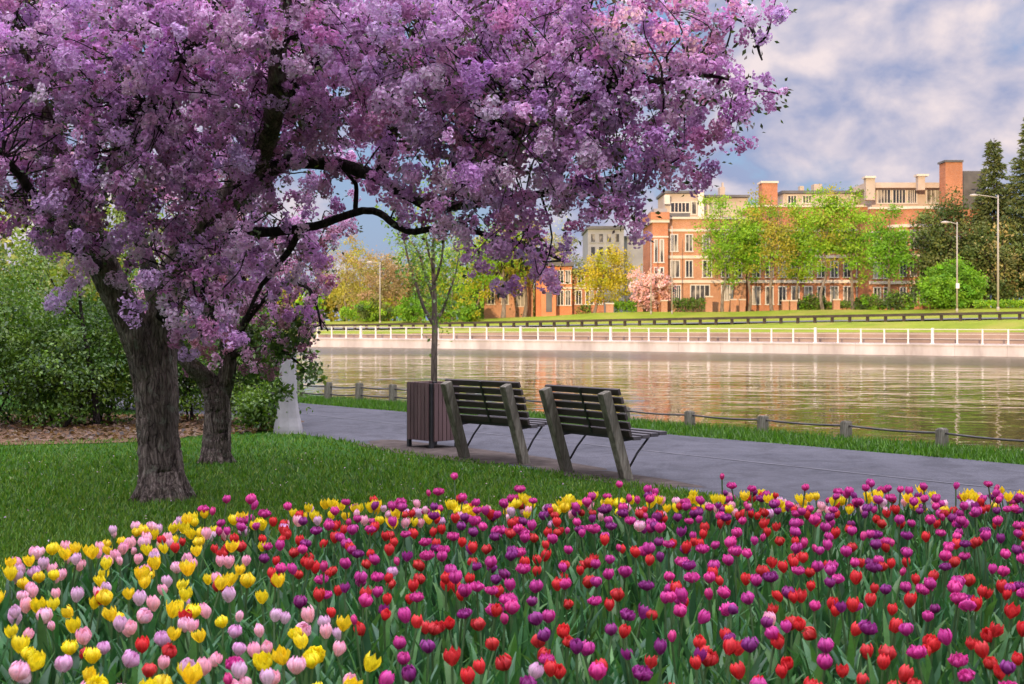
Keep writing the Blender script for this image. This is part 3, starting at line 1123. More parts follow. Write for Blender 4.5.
lobes = [
    (40, 50, 100, 85, 11.0), (35, 150, 85, 75, 11.3), (150, 60, 100, 80, 10.8), (140, 150, 100, 65, 11.0), (100, 215, 85, 42, 11.5),
    (195, 235, 60, 40, 11.1), (190, 290, 36, 34, 11.2), (222, 312, 26, 30, 11.1), (205, 318, 32, 20, 11.3), (178, 300, 24, 24, 11.4), (120, 250, 40, 26, 11.5), (60, 215, 60, 30, 11.4), (275, 235, 48, 42, 12.3), (255, 70, 90, 80, 11.2), (230, 150, 70, 60, 11.8),
    (330, 40, 95, 70, 10.8), (345, 110, 70, 42, 11.6, 0.8), (425, 50, 105, 75, 10.3), (440, 135, 85, 55, 10.7), (520, 55, 110, 80, 9.9), (535, 140, 100, 62, 10.2),
    (312, 195, 28, 18, 12.2, 0.7), (385, 202, 26, 9, 11.5, 0.6), (470, 226, 26, 12, 11.2, 0.8), (400, 205, 35, 18, 11.2, 0.5), (60, 20, 120, 50, 11.8), (260, 20, 120, 40, 12.0), (560, 20, 120, 40, 10.8), (250, 5, 90, 35, 10.3), (150, 20, 90, 40, 10.2), (320, 205, 24, 14, 12.4, 0.8), (560, 255, 14, 14, 10.6), (612, 222, 18, 14, 10.1), (478, 200, 58, 28, 10.8), (520, 243, 40, 22, 10.6), (540, 264, 15, 13, 10.6), (515, 250, 24, 14, 10.7), (620, 55, 80, 75, 9.8), (628, 140, 62, 55, 10.0),
    (603, 196, 34, 22, 10.1), (652, 160, 24, 18, 10.0), (690, 55, 42, 55, 9.75, 0.7), (685, 130, 22, 28, 9.9), (735, 80, 40, 26, 9.6), (762, 88, 20, 17, 9.5), (740, 104, 13, 11, 9.6), (688, 172, 9, 8, 10.0),
    (705, 12, 45, 22, 9.7, 0.8), (768, 45, 9, 28, 9.6, 0.9), (782, 3, 18, 5, 9.6),
    (100, 90, 180, 120, 13.8, 0.6), (300, 90, 190, 80, 14.0, 0.40), (500, 70, 200, 100, 12.6, 0.6), (240, 240, 70, 45, 13.6, 0.7),
    (150, -110, 330, 110, 12.5, 0.16), (500, -90, 260, 80, 11.5, 0.16),
]
pinks = [(0.75, 0.49, 0.75), (0.82, 0.59, 0.82), (0.67, 0.39, 0.65), (0.87, 0.69, 0.87), (0.52, 0.26, 0.42)]
blossom_tree('blossom_tree', 'big crab apple tree in purple pink blossom with a thick forked trunk', tuple(bp), stems, limbs, lobes, rt, pinks, 3, weights=[0.36, 0.28, 0.16, 0.15, 0.05])

bp2 = P(216, 460, 15.9); bp2[2] = 0.0
stems2 = [
    [(216, 468, 15.9, 0.20), (216, 458, 15.9, 0.168), (217, 430, 15.9, 0.148), (217, 400, 15.9, 0.135), (207, 380, 15.85, 0.11), (192, 366, 15.7, 0.085), (170, 340, 15.6, 0.06), (150, 300, 15.4, 0.04), (140, 250, 15.2, 0.02)],
    [(217, 420, 15.92, 0.11), (221, 395, 15.95, 0.11), (228, 370, 15.9, 0.09), (228, 335, 15.9, 0.085), (235, 290, 15.9, 0.06), (245, 230, 15.9, 0.035)],
]
limbs2 = [
    [(226, 355, 15.9, 0.06), (250, 315, 15.6, 0.045), (280, 285, 15.3, 0.03), (310, 290, 15.1, 0.018), (322, 330, 15.0, 0.009)],
    [(226, 360, 15.9, 0.04), (250, 350, 15.7, 0.028), (280, 350, 15.4, 0.018), (308, 372, 15.2, 0.008)],
    [(235, 290, 15.9, 0.045), (262, 250, 15.8, 0.035), (290, 225, 15.6, 0.02), (320, 240, 15.5, 0.01)],
    [(192, 366, 15.7, 0.05), (175, 330, 16.2, 0.035), (160, 270, 16.6, 0.02)],
]
lobes2 = [
    (300, 255, 28, 32, 15.4), (275, 300, 40, 30, 15.4), (300, 318, 24, 20, 15.1, 0.8), (255, 335, 34, 24, 15.6), (305, 288, 20, 14, 15.2, 0.6), (315, 340, 13, 9, 15.1, 0.9), (200, 330, 40, 26, 16.0),
    (170, 285, 50, 35, 16.2), (235, 270, 55, 40, 16.0), (230, 200, 90, 50, 16.2, 0.5), (325, 225, 18, 18, 15.3, 0.8),
]
blossom_tree('blossom_tree', 'smaller crab apple tree behind with a short forked trunk and drooping pale blossom', tuple(bp2), stems2, limbs2, lobes2, rt,
             [(0.74, 0.48, 0.60), (0.60, 0.34, 0.44), (0.84, 0.62, 0.72), (0.42, 0.22, 0.25)], 9, fl_r=0.017, density=440.0, gap=0.9, per=110, sprigs=[(283, 345, 34, 18, 15.4, 420), (262, 372, 24, 20, 15.9, 330), (310, 372, 14, 10, 15.2, 130), (250, 335, 30, 18, 16.0, 380), (298, 322, 22, 20, 15.2, 260), (282, 392, 10, 10, 15.6, 90)])


# ------------------------------------------------------------------ generic trees and shrubs
def woody(mb, base, top, r0, crown_c, crown_r, nlimb, r, sides=9, nsub=2, low=0.35):
    base, top = np.array(base, float), np.array(top, float)
    H = top - base
    k = 6
    line = [base + H * (i / k) + (np.array([*r.normal(0, 0.012, 2), 0]) * np.linalg.norm(H) if 0 < i < k else 0) for i in range(k + 1)]
    rad = [r0 * (1.25 if i == 0 else (1 - 0.85 * i / k)) for i in range(k + 1)]
    pts, rr = smooth_path(line, rad, 3, 0.02, 1)
    mb.tube(pts, rr, sides, 0.04, 3)
    for i in range(nlimb):
        f = low + (0.95 - low) * (i + r.uniform(0, 1)) / nlimb
        j = base + H * f
        rj = r0 * (1 - 0.85 * f) * 0.7
        a = r.uniform(0, 6.28)
        e = np.array([math.cos(a), math.sin(a), r.uniform(-0.1, 0.9)])
        e = np.array(crown_c) + unit(e) * np.array(crown_r) * r.uniform(0.6, 0.95)
        mid = (j + e) / 2 + np.array([0, 0, -0.10 * np.linalg.norm(e - j)])
        pts, rr = smooth_path([j, mid, e], [rj, rj * 0.6, rj * 0.2], 4, 0.0, 1)
        mb.tube(pts, rr, 6, 0, 0, cap=False)
        for _ in range(nsub):
            q = pts[int(r.integers(4, len(pts) - 1))]
            e2 = q + unit(unit(e - j) + r.normal(0, 0.6, 3)) * np.linalg.norm(e - j) * r.uniform(0.25, 0.5)
            mb.tube([q, (q + e2) / 2 + r.normal(0, 0.02, 3), e2], [rj * 0.4, rj * 0.25, rj * 0.1], 5, 0, 0, cap=False)


def crown_points(c, rad, nclump, per, rc, r, shell=0.55, flat=1.0, hollow=True):
    q = rand_dirs(nclump, r) * (r.uniform(0, 1, nclump) ** shell)[:, None]
    q *= 1 + 0.12 * np.sin(q[:, [1, 2, 0]] * 7)
    cc = np.array(c) + q * np.array(rad)
    idx = np.repeat(np.arange(nclump), per)
    n = len(idx)
    sz = (rc * r.uniform(0.6, 1.3, nclump))[idx]
    pos = cc[idx] + r.normal(0, 0.5, (n, 3)) * sz[:, None] * np.array([1, 1, 0.7 * flat])
    return pos, idx, unit(q)


def leafy(name_tree, label, cat, base, h_top, crown_c, crown_r, r0, cols, r, nclump=90, per=40, rc=0.8, leaf=0.28, nlimb=8, bark='pale_bark', mat='far_leaf', weights=None,
          group=None, shell=0.5, width=0.62, low=0.35, droop=0.0, stems=1, crown_name='crown'):
    root = tag(empty(name_tree, tuple(base)), label, cat, group)
    b = np.array(base, float)
    cc = np.array(crown_c, float) - b
    mb = MB()
    for s in range(stems):
        off = np.array([0, 0, 0.0]) if stems == 1 else np.array([*r.normal(0, 0.18, 2), 0.0])
        tp = np.array([cc[0], cc[1], h_top - b[2]]) if stems == 1 else np.array([*(cc[:2] + r.normal(0, 0.5, 2) * np.array(crown_r)[:2]), (h_top - b[2]) * r.uniform(0.6, 0.95)])
        woody(mb, off + np.array([0, 0, -0.15]), tp, r0, cc, crown_r, nlimb, r, low=low)
    mb.build('trunk' if stems == 1 else 'stem', M[bark], root, smooth=True)
    pos, idx, out = crown_points(cc, crown_r, nclump, per, rc, r, shell)
    keep = pos[:, 2] > 0.05
    pos, idx = pos[keep], idx[keep]
    n = len(pos)
    ct = tint_mix(nclump, cols, r, weights, 0.10)
    t = np.clip(ct[idx] * (1 + r.normal(0, 0.09, (n, 1))), 0.004, 0.9)
    ax = unit(r.normal(size=(n, 3)) + 0.5 * out[idx] + np.array([0, 0, -droop]))
    nr = unit(out[idx] + np.array([0, 0, 0.5]) + r.normal(0, 0.6, (n, 3)))
    V, Q, tt = leaf_cards(pos, leaf * r.uniform(0.6, 1.25, n), ax, nr, t, width)
    link(crown_name, mesh_np(crown_name, V, Q, tint=tt, mats=[M[mat]]), root)
    return root


rs = np.random.default_rng(5)
GREENS = [(0.072, 0.160, 0.012), (0.11, 0.21, 0.017), (0.17, 0.28, 0.026), (0.040, 0.10, 0.009)]
YGREEN = [(0.20, 0.24, 0.025), (0.30, 0.30, 0.04), (0.14, 0.20, 0.022)]
shrubs = [
    # px, base d, height m, half width m, colours, label
    (8, 21.3, 2.1, 1.05, GREENS, 'broad green shrub at the left end of the shrub border'),
    (62, 21.0, 1.75, 0.95, GREENS, 'rounded green shrub in the border midway between frame edge and thick trunk'),
    (112, 21.6, 2.0, 0.9, GREENS, 'green shrub rising just left of the thick forked trunk'),
    (188, 22.0, 1.7, 0.75, GREENS, 'green shrub seen between the two blossom tree trunks'),
    (252, 21.4, 1.7, 0.66, GREENS, 'green shrub between the smaller trunk and the concrete pillar'),
    (264, 20.3, 0.62, 0.34, GREENS, 'small low green bush at the foot of the concrete pillar'),
    (30, 24.6, 2.75, 1.4, GREENS, 'tall green shrub behind the left end of the shrub border'),
    (130, 25.0, 2.6, 1.3, GREENS, 'tall green shrub hidden partly behind the thick trunk'),
    (222, 25.5, 2.5, 1.0, GREENS, 'tall green shrub behind the smaller blossom trunk'),
]
for px, d, h, hw, cols, lab in shrubs:
    x = GX(px, d)
    big = hw > 0.5
    leafy('shrub', lab, 'shrub', (x, d, 0), h, (x, d, h * 0.53), (hw, hw * 0.8, h * 0.52), 0.022, cols, rs, int(60 * hw * h) + 22, 84, 0.30, 0.068, 4, 'dark_bark', 'leaf',
          group='shrubs along the border', stems=5 if big else 3, low=0.3, droop=0.25, crown_name='foliage', width=0.5)
for px, d, h, hw, lab in ((40, 31, 4.2, 1.6, 'yellow green tree behind the left shrubs'), (118, 33, 4.6, 1.5, 'yellow green tree behind the thick trunk'), (-40, 30, 4.4, 1.8, 'yellow green tree at the far left behind the shrubs'),
                         (200, 35, 4.0, 1.5, 'thin yellow green tree behind the smaller trunk')):
    x = GX(px, d)
    leafy('small_tree', lab, 'tree', (x, d, 0), h, (x, d, h * 0.62), (hw, hw, h * 0.42), 0.07, YGREEN + GREENS[2:3], rs, 120, 34, 0.45, 0.13, 6, 'dark_bark', 'leaf', group='trees behind the shrubs')
# dark leaning stem within the shrubs is a young tree
x = GX(97, 20.9)
leafy('young_tree', 'thin dark stemmed sapling leaning within the shrub border', 'tree', (x, 20.9, 0), 2.9, (x - 0.35, 20.9, 2.35), (0.55, 0.5, 0.6), 0.055, YGREEN, rs, 26, 22, 0.3, 0.085, 5, 'dark_bark', 'leaf', low=0.5)

# young street tree behind the bin
d = 24.3
x = GX(434, d)
yr = tag(empty('young_tree', (x, d, 0)), 'slender young tree with upswept bare limbs standing behind the slatted bin', 'tree')
mb = MB()


def L_(pts, radii, seed):
    q = [P(a, b_, d + c) - np.array([x, d, 0]) for a, b_, c in pts]
    p_, r_ = smooth_path(q, radii, 5, 0.03, seed)
    mb.tube(p_, r_ * 0.8, 9, 0.02, seed)
    return p_


ypts = [L_([(434, 428, 0), (434, 380, 0), (434.5, 335, 0), (434, 290, 0), (433, 250, 0.1), (436, 215, 0.1), (438, 160, 0.2)], [0.085, 0.07, 0.066, 0.055, 0.035, 0.022, 0.01], 1),
        L_([(434, 325, 0), (424, 308, -0.1), (418, 290, -0.2), (411, 270, -0.2), (405, 245, -0.3), (398, 215, -0.3)], [0.045, 0.036, 0.03, 0.024, 0.017, 0.008], 2),
        L_([(434, 300, 0), (424, 270, 0.2), (417, 250, 0.2), (402, 230, 0.3), (392, 205, 0.3)], [0.04, 0.032, 0.026, 0.018, 0.008], 3),
        L_([(434, 322, 0), (442, 312, 0.2), (448, 295, 0.2), (455, 275, 0.3), (460, 250, 0.4)], [0.042, 0.033, 0.026, 0.018, 0.007], 4),
        L_([(434, 285, 0), (441, 262, -0.2), (444, 240, -0.3), (452, 205, -0.3)], [0.034, 0.026, 0.02, 0.008], 5),
        L_([(434, 272, 0), (428, 250, -0.1), (424, 225, -0.2), (420, 190, -0.2)], [0.03, 0.022, 0.017, 0.007], 6)]
mb.build('trunk', M['young_bark'], yr, smooth=True)
LPy = np.concatenate([p[len(p) // 3:] for p in ypts])
n = 1500
ii = rs.integers(0, len(LPy), n)
pos = LPy[ii] + rs.normal(0, 0.16, (n, 3))
V, Q, t = leaf_cards(pos, rs.uniform(0.05, 0.10, n), rand_dirs(n, rs), rand_dirs(n, rs), tint_mix(n, [(0.16, 0.28, 0.04), (0.22, 0.32, 0.05), (0.11, 0.22, 0.03)], rs), 0.55)
link('leaves', mesh_np('leaves', V, Q, tint=t, mats=[M['leaf']]), yr)

# ------------------------------------------------------------------ far bank trees
LIME = [(0.20, 0.38, 0.018), (0.26, 0.44, 0.025), (0.15, 0.31, 0.015), (0.30, 0.42, 0.03)]
OLIVE = [(0.36, 0.31, 0.035), (0.42, 0.34, 0.045), (0.30, 0.30, 0.03)]
YELL = [(0.50, 0.41, 0.02), (0.45, 0.38, 0.018), (0.38, 0.36, 0.02)]
DARKG = [(0.075, 0.115, 0.025), (0.11, 0.15, 0.035), (0.05, 0.085, 0.02), (0.15, 0.17, 0.045)]
FRESH = [(0.14, 0.31, 0.016), (0.19, 0.37, 0.02), (0.11, 0.25, 0.014)]
PALE = [(0.30, 0.30, 0.10), (0.40, 0.36, 0.20), (0.20, 0.24, 0.06)]
RUST = [(0.40, 0.26, 0.13), (0.34, 0.23, 0.11), (0.32, 0.27, 0.09)]
rf = np.random.default_rng(77)


def far_tree(px, o_, top, bot, hw, cols, label, name='street_tree', clumps=80, per=66, rc=0.85, leaf=0.24, r0=0.16, bark='pale_bark', cx=None, group='trees along the far road', shell=0.45, low=0.35, dark=None, nlimb=9):
    s, t = far_s(px, o_)
    bx = GX(px, s)
    zb = g_far(t, o_)
    zt, zc = GZ(top, s), GZ(bot, s)
    rz = (zt - zc) / 2
    c = (GX(cx if cx is not None else px, s), s, zc + rz)
    R_ = (hw * s / F, hw * s / F * 0.8, rz)
    return leafy(name, label, 'tree', (bx, s, zb), zt - rz * 0.3, c, R_, r0, cols, rf, clumps, per, rc, leaf, nlimb, bark, 'far_leaf', group=group, shell=shell, low=low)


far_tree(722, 30, 190, 286, 31, LIME, 'lime green street tree before the corner tower building, leftmost of its row')
far_tree(749, 33, 203, 280, 19, LIME, 'second lime green street tree from the corner tower')
far_tree(772, 31, 180, 288, 22, OLIVE + LIME[:1], 'olive gold street tree in front of the square brick chimney', clumps=55)
far_tree(798, 34, 195, 286, 19, LIME, 'lime green street tree just right of the square brick chimney')
far_tree(823, 31, 186, 278, 19, OLIVE[:1] + LIME, 'tall olive green street tree midway along the brick terrace')
far_tree(853, 33, 188, 284, 23, LIME, 'broad lime green street tree left of the curved brick bay')
far_tree(889, 30, 208, 284, 22, FRESH, 'fresh green street tree under the curved brick bay')
far_tree(594, 31, 248, 305, 29, YELL, 'round golden yellow tree left of the corner tower', cx=607, clumps=90)
far_tree(650, 30, 268, 308, 24, [(0.78, 0.46, 0.42), (0.70, 0.38, 0.36), (0.82, 0.56, 0.50)], 'small pale pink blossom tree before the corner tower', name='pink_tree', cx=649, clumps=90, per=30, rc=0.5, leaf=0.28)
far_tree(945, 40, 196, 312, 42, DARKG, 'broad dark olive green tree behind the round bush', clumps=170, per=70, rc=1.1, leaf=0.28, r0=0.3, bark='dark_bark', low=0.2)
far_tree(1003, 41, 225, 312, 36, DARKG[1:] + RUST[2:], 'brownish dense evergreen below the spruces', clumps=120, per=70, rc=1.0, leaf=0.28, r0=0.3, bark='dark_bark', low=0.2)
far_tree(380, 30, 246, 322, 30, RUST, 'rusty orange budding tree beside a tall pole', clumps=80, per=60, rc=0.9, leaf=0.24)
far_tree(478, 30, 235, 300, 26, YELL[2:] + LIME, 'yellow green tree right of the slender young tree')
far_tree(503, 29, 215, 292, 26, LIME + OLIVE, 'lime tree with a straight trunk left of the orange house', r0=0.24)
far_tree(524, 33, 215, 285, 24, OLIVE, 'olive tree standing before the orange house', r0=0.22)
far_tree(562, 36, 224, 300, 24, PALE, 'cream flowered tree right of the orange house', clumps=60)
far_tree(452, 36, 236, 310, 30, LIME + RUST[:1], 'pale green tree behind the slender young tree')
far_tree(415, 40, 236, 312, 30, DARKG + LIME, 'darker green tree left of the slender young tree')
far_tree(395, 38, 250, 318, 30, RUST, 'second rusty budding tree standing behind the pale lamp pole', clumps=80, per=60)
far_tree(360, 33, 248, 320, 24, RUST[2:] + OLIVE, 'ochre budding tree left of the pale lamp pole', clumps=60, per=60)
far_tree(347, 36, 240, 316, 34, OLIVE + RUST[:1], 'golden tree at the left end of the far bank')


def bush(px, o_, top, hw, cols, label, name='bush', clumps=60, per=40, rc=0.5, leaf=0.24, squash=1.0, group=None):
    s, t = far_s(px, o_)
    zb = g_far(t, o_)
    h = GZ(top, s) - zb
    x_ = GX(px, s)
    return leafy(name, label, 'bush', (x_, s, zb), zb + h * 0.7, (x_, s, zb + h * 0.46), (hw * s / F, hw * s / F * 0.7, h * 0.52), 0.06, cols, rf, clumps, per, rc, leaf, 4, 'dark_bark', 'far_leaf',
                 group=group, stems=3, shell=0.3, low=0.2, crown_name='foliage')


bush(951, 29, 261, 31, FRESH, 'large round clipped bright green bush beside the lamp post', 'round_bush', 220, 46, 0.5, 0.24)
bush(440, 27, 291, 20, DARKG + FRESH, 'dark green bush behind the trunk of the slender young tree', group='bushes on the far bank')
bush(412, 27, 297, 14, FRESH, 'green bush left of the trunk of the slender young tree', group='bushes on the far bank')
bush(468, 26, 300, 14, YELL[2:] + FRESH, 'yellow green bush right of the trunk of the slender young tree', group='bushes on the far bank')
bush(372, 28, 300, 22, DARKG + LIME, 'dark bush under the rusty tree', group='bushes on the far bank')
bush(512, 35, 296, 18, DARKG + FRESH, 'green bush before the left part of the orange house', group='bushes on the far bank')
bush(900, 29, 294, 16, FRESH + DARKG, 'low green bush left of the large round bush', group='bushes on the far bank')
bush(872, 33, 297, 14, DARKG + FRESH, 'dark low bush at the foot of the brick terrace', group='bushes on the far bank')
bush(812, 35, 297, 12, DARKG + FRESH, 'small dark bush between two street tree trunks', group='bushes on the far bank')
bush(650, 36, 290, 20, DARKG[:2] + RUST[1:2], 'dark reddish bush behind the pink blossom tree', group='bushes on the far bank')


def hedge(px0, px1, o_, top, cols, label, depth=1.2):
    s0, t0 = far_s(px0, o_)
    s1, t1 = far_s(px1, o_)
    zb = g_far((t0 + t1) / 2, o_)
    h = GZ(top, (s0 + s1) / 2) - zb
    a, b_ = np.array([GX(px0, s0), s0, zb]), np.array([GX(px1, s1), s1, zb])
    n = int(900 * np.linalg.norm(b_ - a) / 3)
    f = rf.uniform(0, 1, n)
    pos = a[None] * (1 - f[:, None]) + b_[None] * f[:, None]
    pos[:, 1] += rf.uniform(-depth / 2, depth / 2, n)
    pos[:, 2] += h * np.sqrt(rf.uniform(0, 1, n)) * (1 + 0.08 * np.sin(f * 23))
    V, Q, t = leaf_cards(pos, rf.uniform(0.14, 0.28, n), rand_dirs(n, rf), unit(rf.normal(size=(n, 3)) + np.array([0, -1, 0.5])), tint_mix(n, cols, rf), 0.6)
    root = tag(empty('hedge', tuple((a + b_) / 2)), label, 'hedge', 'hedges on the far bank')
    V = V - (a + b_) / 2
    link('foliage', mesh_np('foliage', V, Q, tint=t, mats=[M['far_leaf']]), root)
    mb = MB()
    for k in range(max(3, int(np.linalg.norm(b_ - a) / 0.7))):
        p = a + (b_ - a) * ((k + 0.5) / max(3, int(np.linalg.norm(b_ - a) / 0.7))) - (a + b_) / 2
        mb.tube([p + np.array([0, 0, -0.1]), p + np.array([0.05, 0, h * 0.4]), p + np.array([0, 0, h * 0.75])], [0.03, 0.025, 0.012], 6)
    mb.build('stem', M['dark_bark'], root)


hedge(673, 705, 31, 299, FRESH[2:] + DARKG[:2], 'dense dark green hedge before the corner tower building')
hedge(614, 637, 31, 302, LIME[:1] + FRESH, 'pale green hedge left of the pink blossom tree')
hedge(975, 1060, 28, 301, LIME + FRESH, 'bright green low hedge behind the tallest lamp post')
hedge(785, 880, 36, 302, DARKG + FRESH, 'low dark hedge along the brick terrace')
hedge(536, 590, 37, 306, DARKG + FRESH, 'low green hedge before the orange house')
hedge(340, 402, 30, 309, FRESH + LIME, 'green hedge at the left end of the far bank')


def spruce(px, o_, top, hw, label):
    s, t = far_s(px, o_)
    zb = g_far(t, o_)
    x_ = GX(px, s)
    H = GZ(top, s) - zb
    W = hw * s / F
    root = tag(empty('spruce_tree', (x_, s, zb)), label, 'tree', 'spruces at the right end of the far bank')
    mb = MB()
    mb.tube([(0, 0, -0.2), (0, 0, H * 0.5), (0, 0, H)], [0.25, 0.15, 0.02], 8)
    pos, ax, sz = [], [], []
    nl = 40
    for k in range(nl):
        f = 0.12 + 0.87 * k / nl
        rad = W * (1 - f) ** 0.9 + 0.15
        nb = 15 if f < 0.7 else 9
        for j in range(nb):
            a = rf.uniform(0, 6.28)
            L = rad * rf.uniform(0.7, 1.12)
            dv = np.array([math.cos(a), math.sin(a), -0.22 + 0.2 * f])
            e = np.array([0, 0, f * H]) + dv * L
            mb.tube([(0, 0, f * H), tuple(e)], [0.03, 0.008], 4, cap=False)
            m_ = max(10, int(26 * L / W + 8))
            q = rf.uniform(0.15, 1.02, m_)
            for z in q:
                pos.append(np.array([0, 0, f * H]) + dv * L * z + rf.normal(0, 0.06, 3))
                ax.append(dv + rf.normal(0, 0.5, 3) + np.array([0, 0, -0.25]))
                sz.append(rf.uniform(0.3, 0.6))
    mb.build('trunk', M['dark_bark'], root, smooth=True)
    pos, ax = np.array(pos), np.array(ax)
    V, Q, t = leaf_cards(pos, np.array(sz), ax, rand_dirs(len(pos), rf), tint_mix(len(pos), [(0.10, 0.13, 0.04), (0.14, 0.16, 0.05), (0.07, 0.10, 0.03)], rf), 0.38)
    link('crown', mesh_np('crown', V, Q, tint=t, mats=[M['needle']]), root)


spruce(994, 46, 138, 44, 'pointed spruce with its top clear of the others, left of the tallest one')
spruce(1031, 44, 112, 52, 'tallest spruce cut by the right edge')

# ------------------------------------------------------------------ street lamps and poles
def pole(px, o_, top, label, arm=0.0, name='street_lamp', r=0.062, box_at=None, group='street lamps on the far bank'):
    s, t = far_s(px, o_)
    zb = g_far(t, o_)
    H = GZ(top, s) - zb
    root = tag(empty(name, (GX(px, s), s, zb)), label, 'street lamp' if arm else 'pole', group)
    m = MB()
    m.tube([(0, 0, -0.2), (0, 0, H * 0.5), (0, 0, H)], [r * 1.25, r, r * 0.7], 10)
    m.lathe([(r * 1.7, -0.1), (r * 1.7, 0.25), (r * 1.3, 0.3)], (0, 0, 0), 10)
    m.build('pole', M['pole_metal'], root, smooth=True)
    if arm:
        m = MB()
        m.tube([(0, 0, H * 0.975), (arm * 0.5, 0, H * 0.99), (arm, 0, H * 1.002)], [0.04, 0.036, 0.03], 8)
        m.build('arm', M['pole_metal'], root, smooth=True)
        m = MB()
        sg = 1 if arm > 0 else -1
        m.lathe([(0.05, 0.10), (0.20, 0.05), (0.26, -0.02), (0.20, -0.09), (0.10, -0.12)][::-1], (0, 0, 0), 12)
        m.xform(lambda p: (p[0] * 1.5 + arm + sg * 0.3, p[1] * 0.7, p[2] + H - 0.02))
        m.build('lamp_head', M['pole_metal'], root, smooth=True)
    if box_at:
        m = MB()
        m.box(-0.14, 0.14, -0.22, -0.06, H * box_at, H * box_at + 0.42)
        m.build('control_box', M['white_metal'], root, bevel=0.02)
    return root


pole(957, 26, 222, 'street lamp with a short arm and a control box, before the round bush', -0.7, box_at=0.26)
pole(998, 26.5, 195, 'tallest street lamp with a long arm, before the spruces', -1.7, r=0.075)
pole(380, 26, 262, 'pale street lamp pole before the rusty tree', -0.8)
pole(651, 27, 232, 'thin pale pole before the pink blossom tree', 0.0, 'utility_pole', 0.05, group='poles before the corner tower')
pole(672, 27, 226, 'thin pale pole at the right edge of the corner tower', 0.0, 'utility_pole', 0.05, group='poles before the corner tower')

# brick gate piers before the terrace
for px, top, o_, hw, lab in ((609.5, 303, 29, 0.36, 'brick gate pier left of the pale green hedge'), (640, 300, 30, 0.28, 'brick gate pier just left of the pink tree trunk'), (664, 300, 30, 0.30, 'brick gate pier right of the pink tree trunk'),
                         (708.5, 296, 31, 0.33, 'brick gate pier right of the dark green hedge'), (733, 299, 32, 0.26, 'brick gate pier before the second street tree trunk'), (742, 299, 32, 0.26, 'brick gate pier right of its twin by the second street tree'),
                         (785, 300, 32, 0.3, 'brick gate pier right of the olive street tree'), (793, 300, 32, 0.3, 'brick gate pier beside the fourth street tree trunk'), (836, 299, 32, 0.3, 'brick gate pier left of the broad lime tree trunk')):
    s, t = far_s(px, o_)
    zb = g_far(t, o_)
    H = GZ(top, s) - zb
    root = tag(empty('gate_pier', (GX(px, s), s, zb)), lab, 'gate pier', 'brick gate piers')
    m = MB(); m.box(-hw, hw, -hw, hw, -0.2, H - 0.12); m.build('shaft', M['brick_pale'], root)
    m = MB(); m.box(-hw - 0.06, hw + 0.06, -hw - 0.06, hw + 0.06, H - 0.118, H); m.build('cap', M['stone'], root)


# ------------------------------------------------------------------ buildings (fronts face the canal)
class House:
    def __init__(self, name, label, px, py, d):
        self.d0 = d
        self.root = tag(empty(name, (GX(px, d), d, GZ(py, d))), label, 'building', 'brick buildings across the canal')
        self.o = np.array(self.root.location)

    def part(self, name, mat, boxes, parent=None):
        """boxes: px0, px1, py_top, py_bottom, front depth, thickness"""
        if name != 'string_course' and len(boxes) > 1:
            return [self.part(name, mat, [b], parent) for b in boxes]
        m = MB()
        for x0, x1, yt, yb, d, th in boxes:
            m.box(GX(x0, d) - self.o[0], GX(x1, d) - self.o[0], d - self.o[1], d + th - self.o[1], GZ(yb, d) - self.o[2], GZ(yt, d) - self.o[2])
        return m.build(name, mat, parent or self.root)

    def window(self, x0, x1, yt, yb, d, bars=1, frame='frame_white', rows=0):
        X0, X1, Z1, Z0 = GX(x0, d) - self.o[0], GX(x1, d) - self.o[0], GZ(yt, d) - self.o[2], GZ(yb, d) - self.o[2]
        Y = d - self.o[1]
        m = MB()
        e = 0.10
        m.box(X0 - e, X1 + e, Y - 0.07, Y + 0.02, Z1, Z1 + e)
        m.box(X0 - e - 0.06, X1 + e + 0.06, Y - 0.12, Y + 0.02, Z0 - e, Z0)
        m.box(X0 - e, X0, Y - 0.07, Y + 0.02, Z0, Z1)
        m.box(X1, X1 + e, Y - 0.07, Y + 0.02, Z0, Z1)
        for k in range(bars):
            xx = X0 + (X1 - X0) * (k + 1) / (bars + 1)
            m.box(xx - 0.04, xx + 0.04, Y - 0.06, Y + 0.02, Z0, Z1)
        f = m.build('window', M[frame], self.root)
        m = MB()
        m.box(X0, X1, Y - 0.025, Y + 0.015, Z0, Z1)
        m.build('pane', M['glass'], f)


# corner tower building
D = 140.0
h = House('brick_building', 'red brick corner building with a square tower and pale penthouse', 690, 312, D)
h.part('wall', M['brick'], [(652.5, 668, 214.5, 316, D - 1.2, 10)])
h.part('cornice', M['stone'], [(651, 669.5, 219.5, 222.5, D - 1.5, 10.5), (652, 668.6, 236, 237.6, D - 1.32, 10.2)])
h.part('parapet', M['brick'], [(650.8, 669.6, 212, 219.4, D - 1.6, 10.7)])
h.part('roof', M['grey_clad'], [(654, 667, 208.5, 212, D, 6)])
h.part('wall', M['brick_pale'], [(668.2, 746, 219, 316, D, 10)])
h.part('string_course', M['stone'], [(668.3, 746, 229, 231.5, D - 0.12, 0.12), (668.3, 746, 255.5, 258.5, D - 0.14, 0.14), (668.3, 746, 280, 283, D - 0.14, 0.14), (668.3, 746, 216.8, 219, D - 0.2, 10.2)])
h.part('penthouse', M['stucco'], [(665, 704, 193, 217, D + 4, 7), (704, 748, 197, 217, D + 5, 6)])
h.part('roof', M['dark_roof'], [(664, 704.5, 190.5, 193, D + 3.6, 8), (704.6, 750, 194.8, 197, D + 4.4, 7)])
h.part('parapet', M['stone'], [(698, 704, 190, 216.7, D + 3.2, 0.8), (664.5, 670, 195, 204, D + 3.2, 0.75)])
h.part('terrace_planting', M['dark_roof'], [(670, 690, 213, 216.6, D + 0.6, 1.0)])
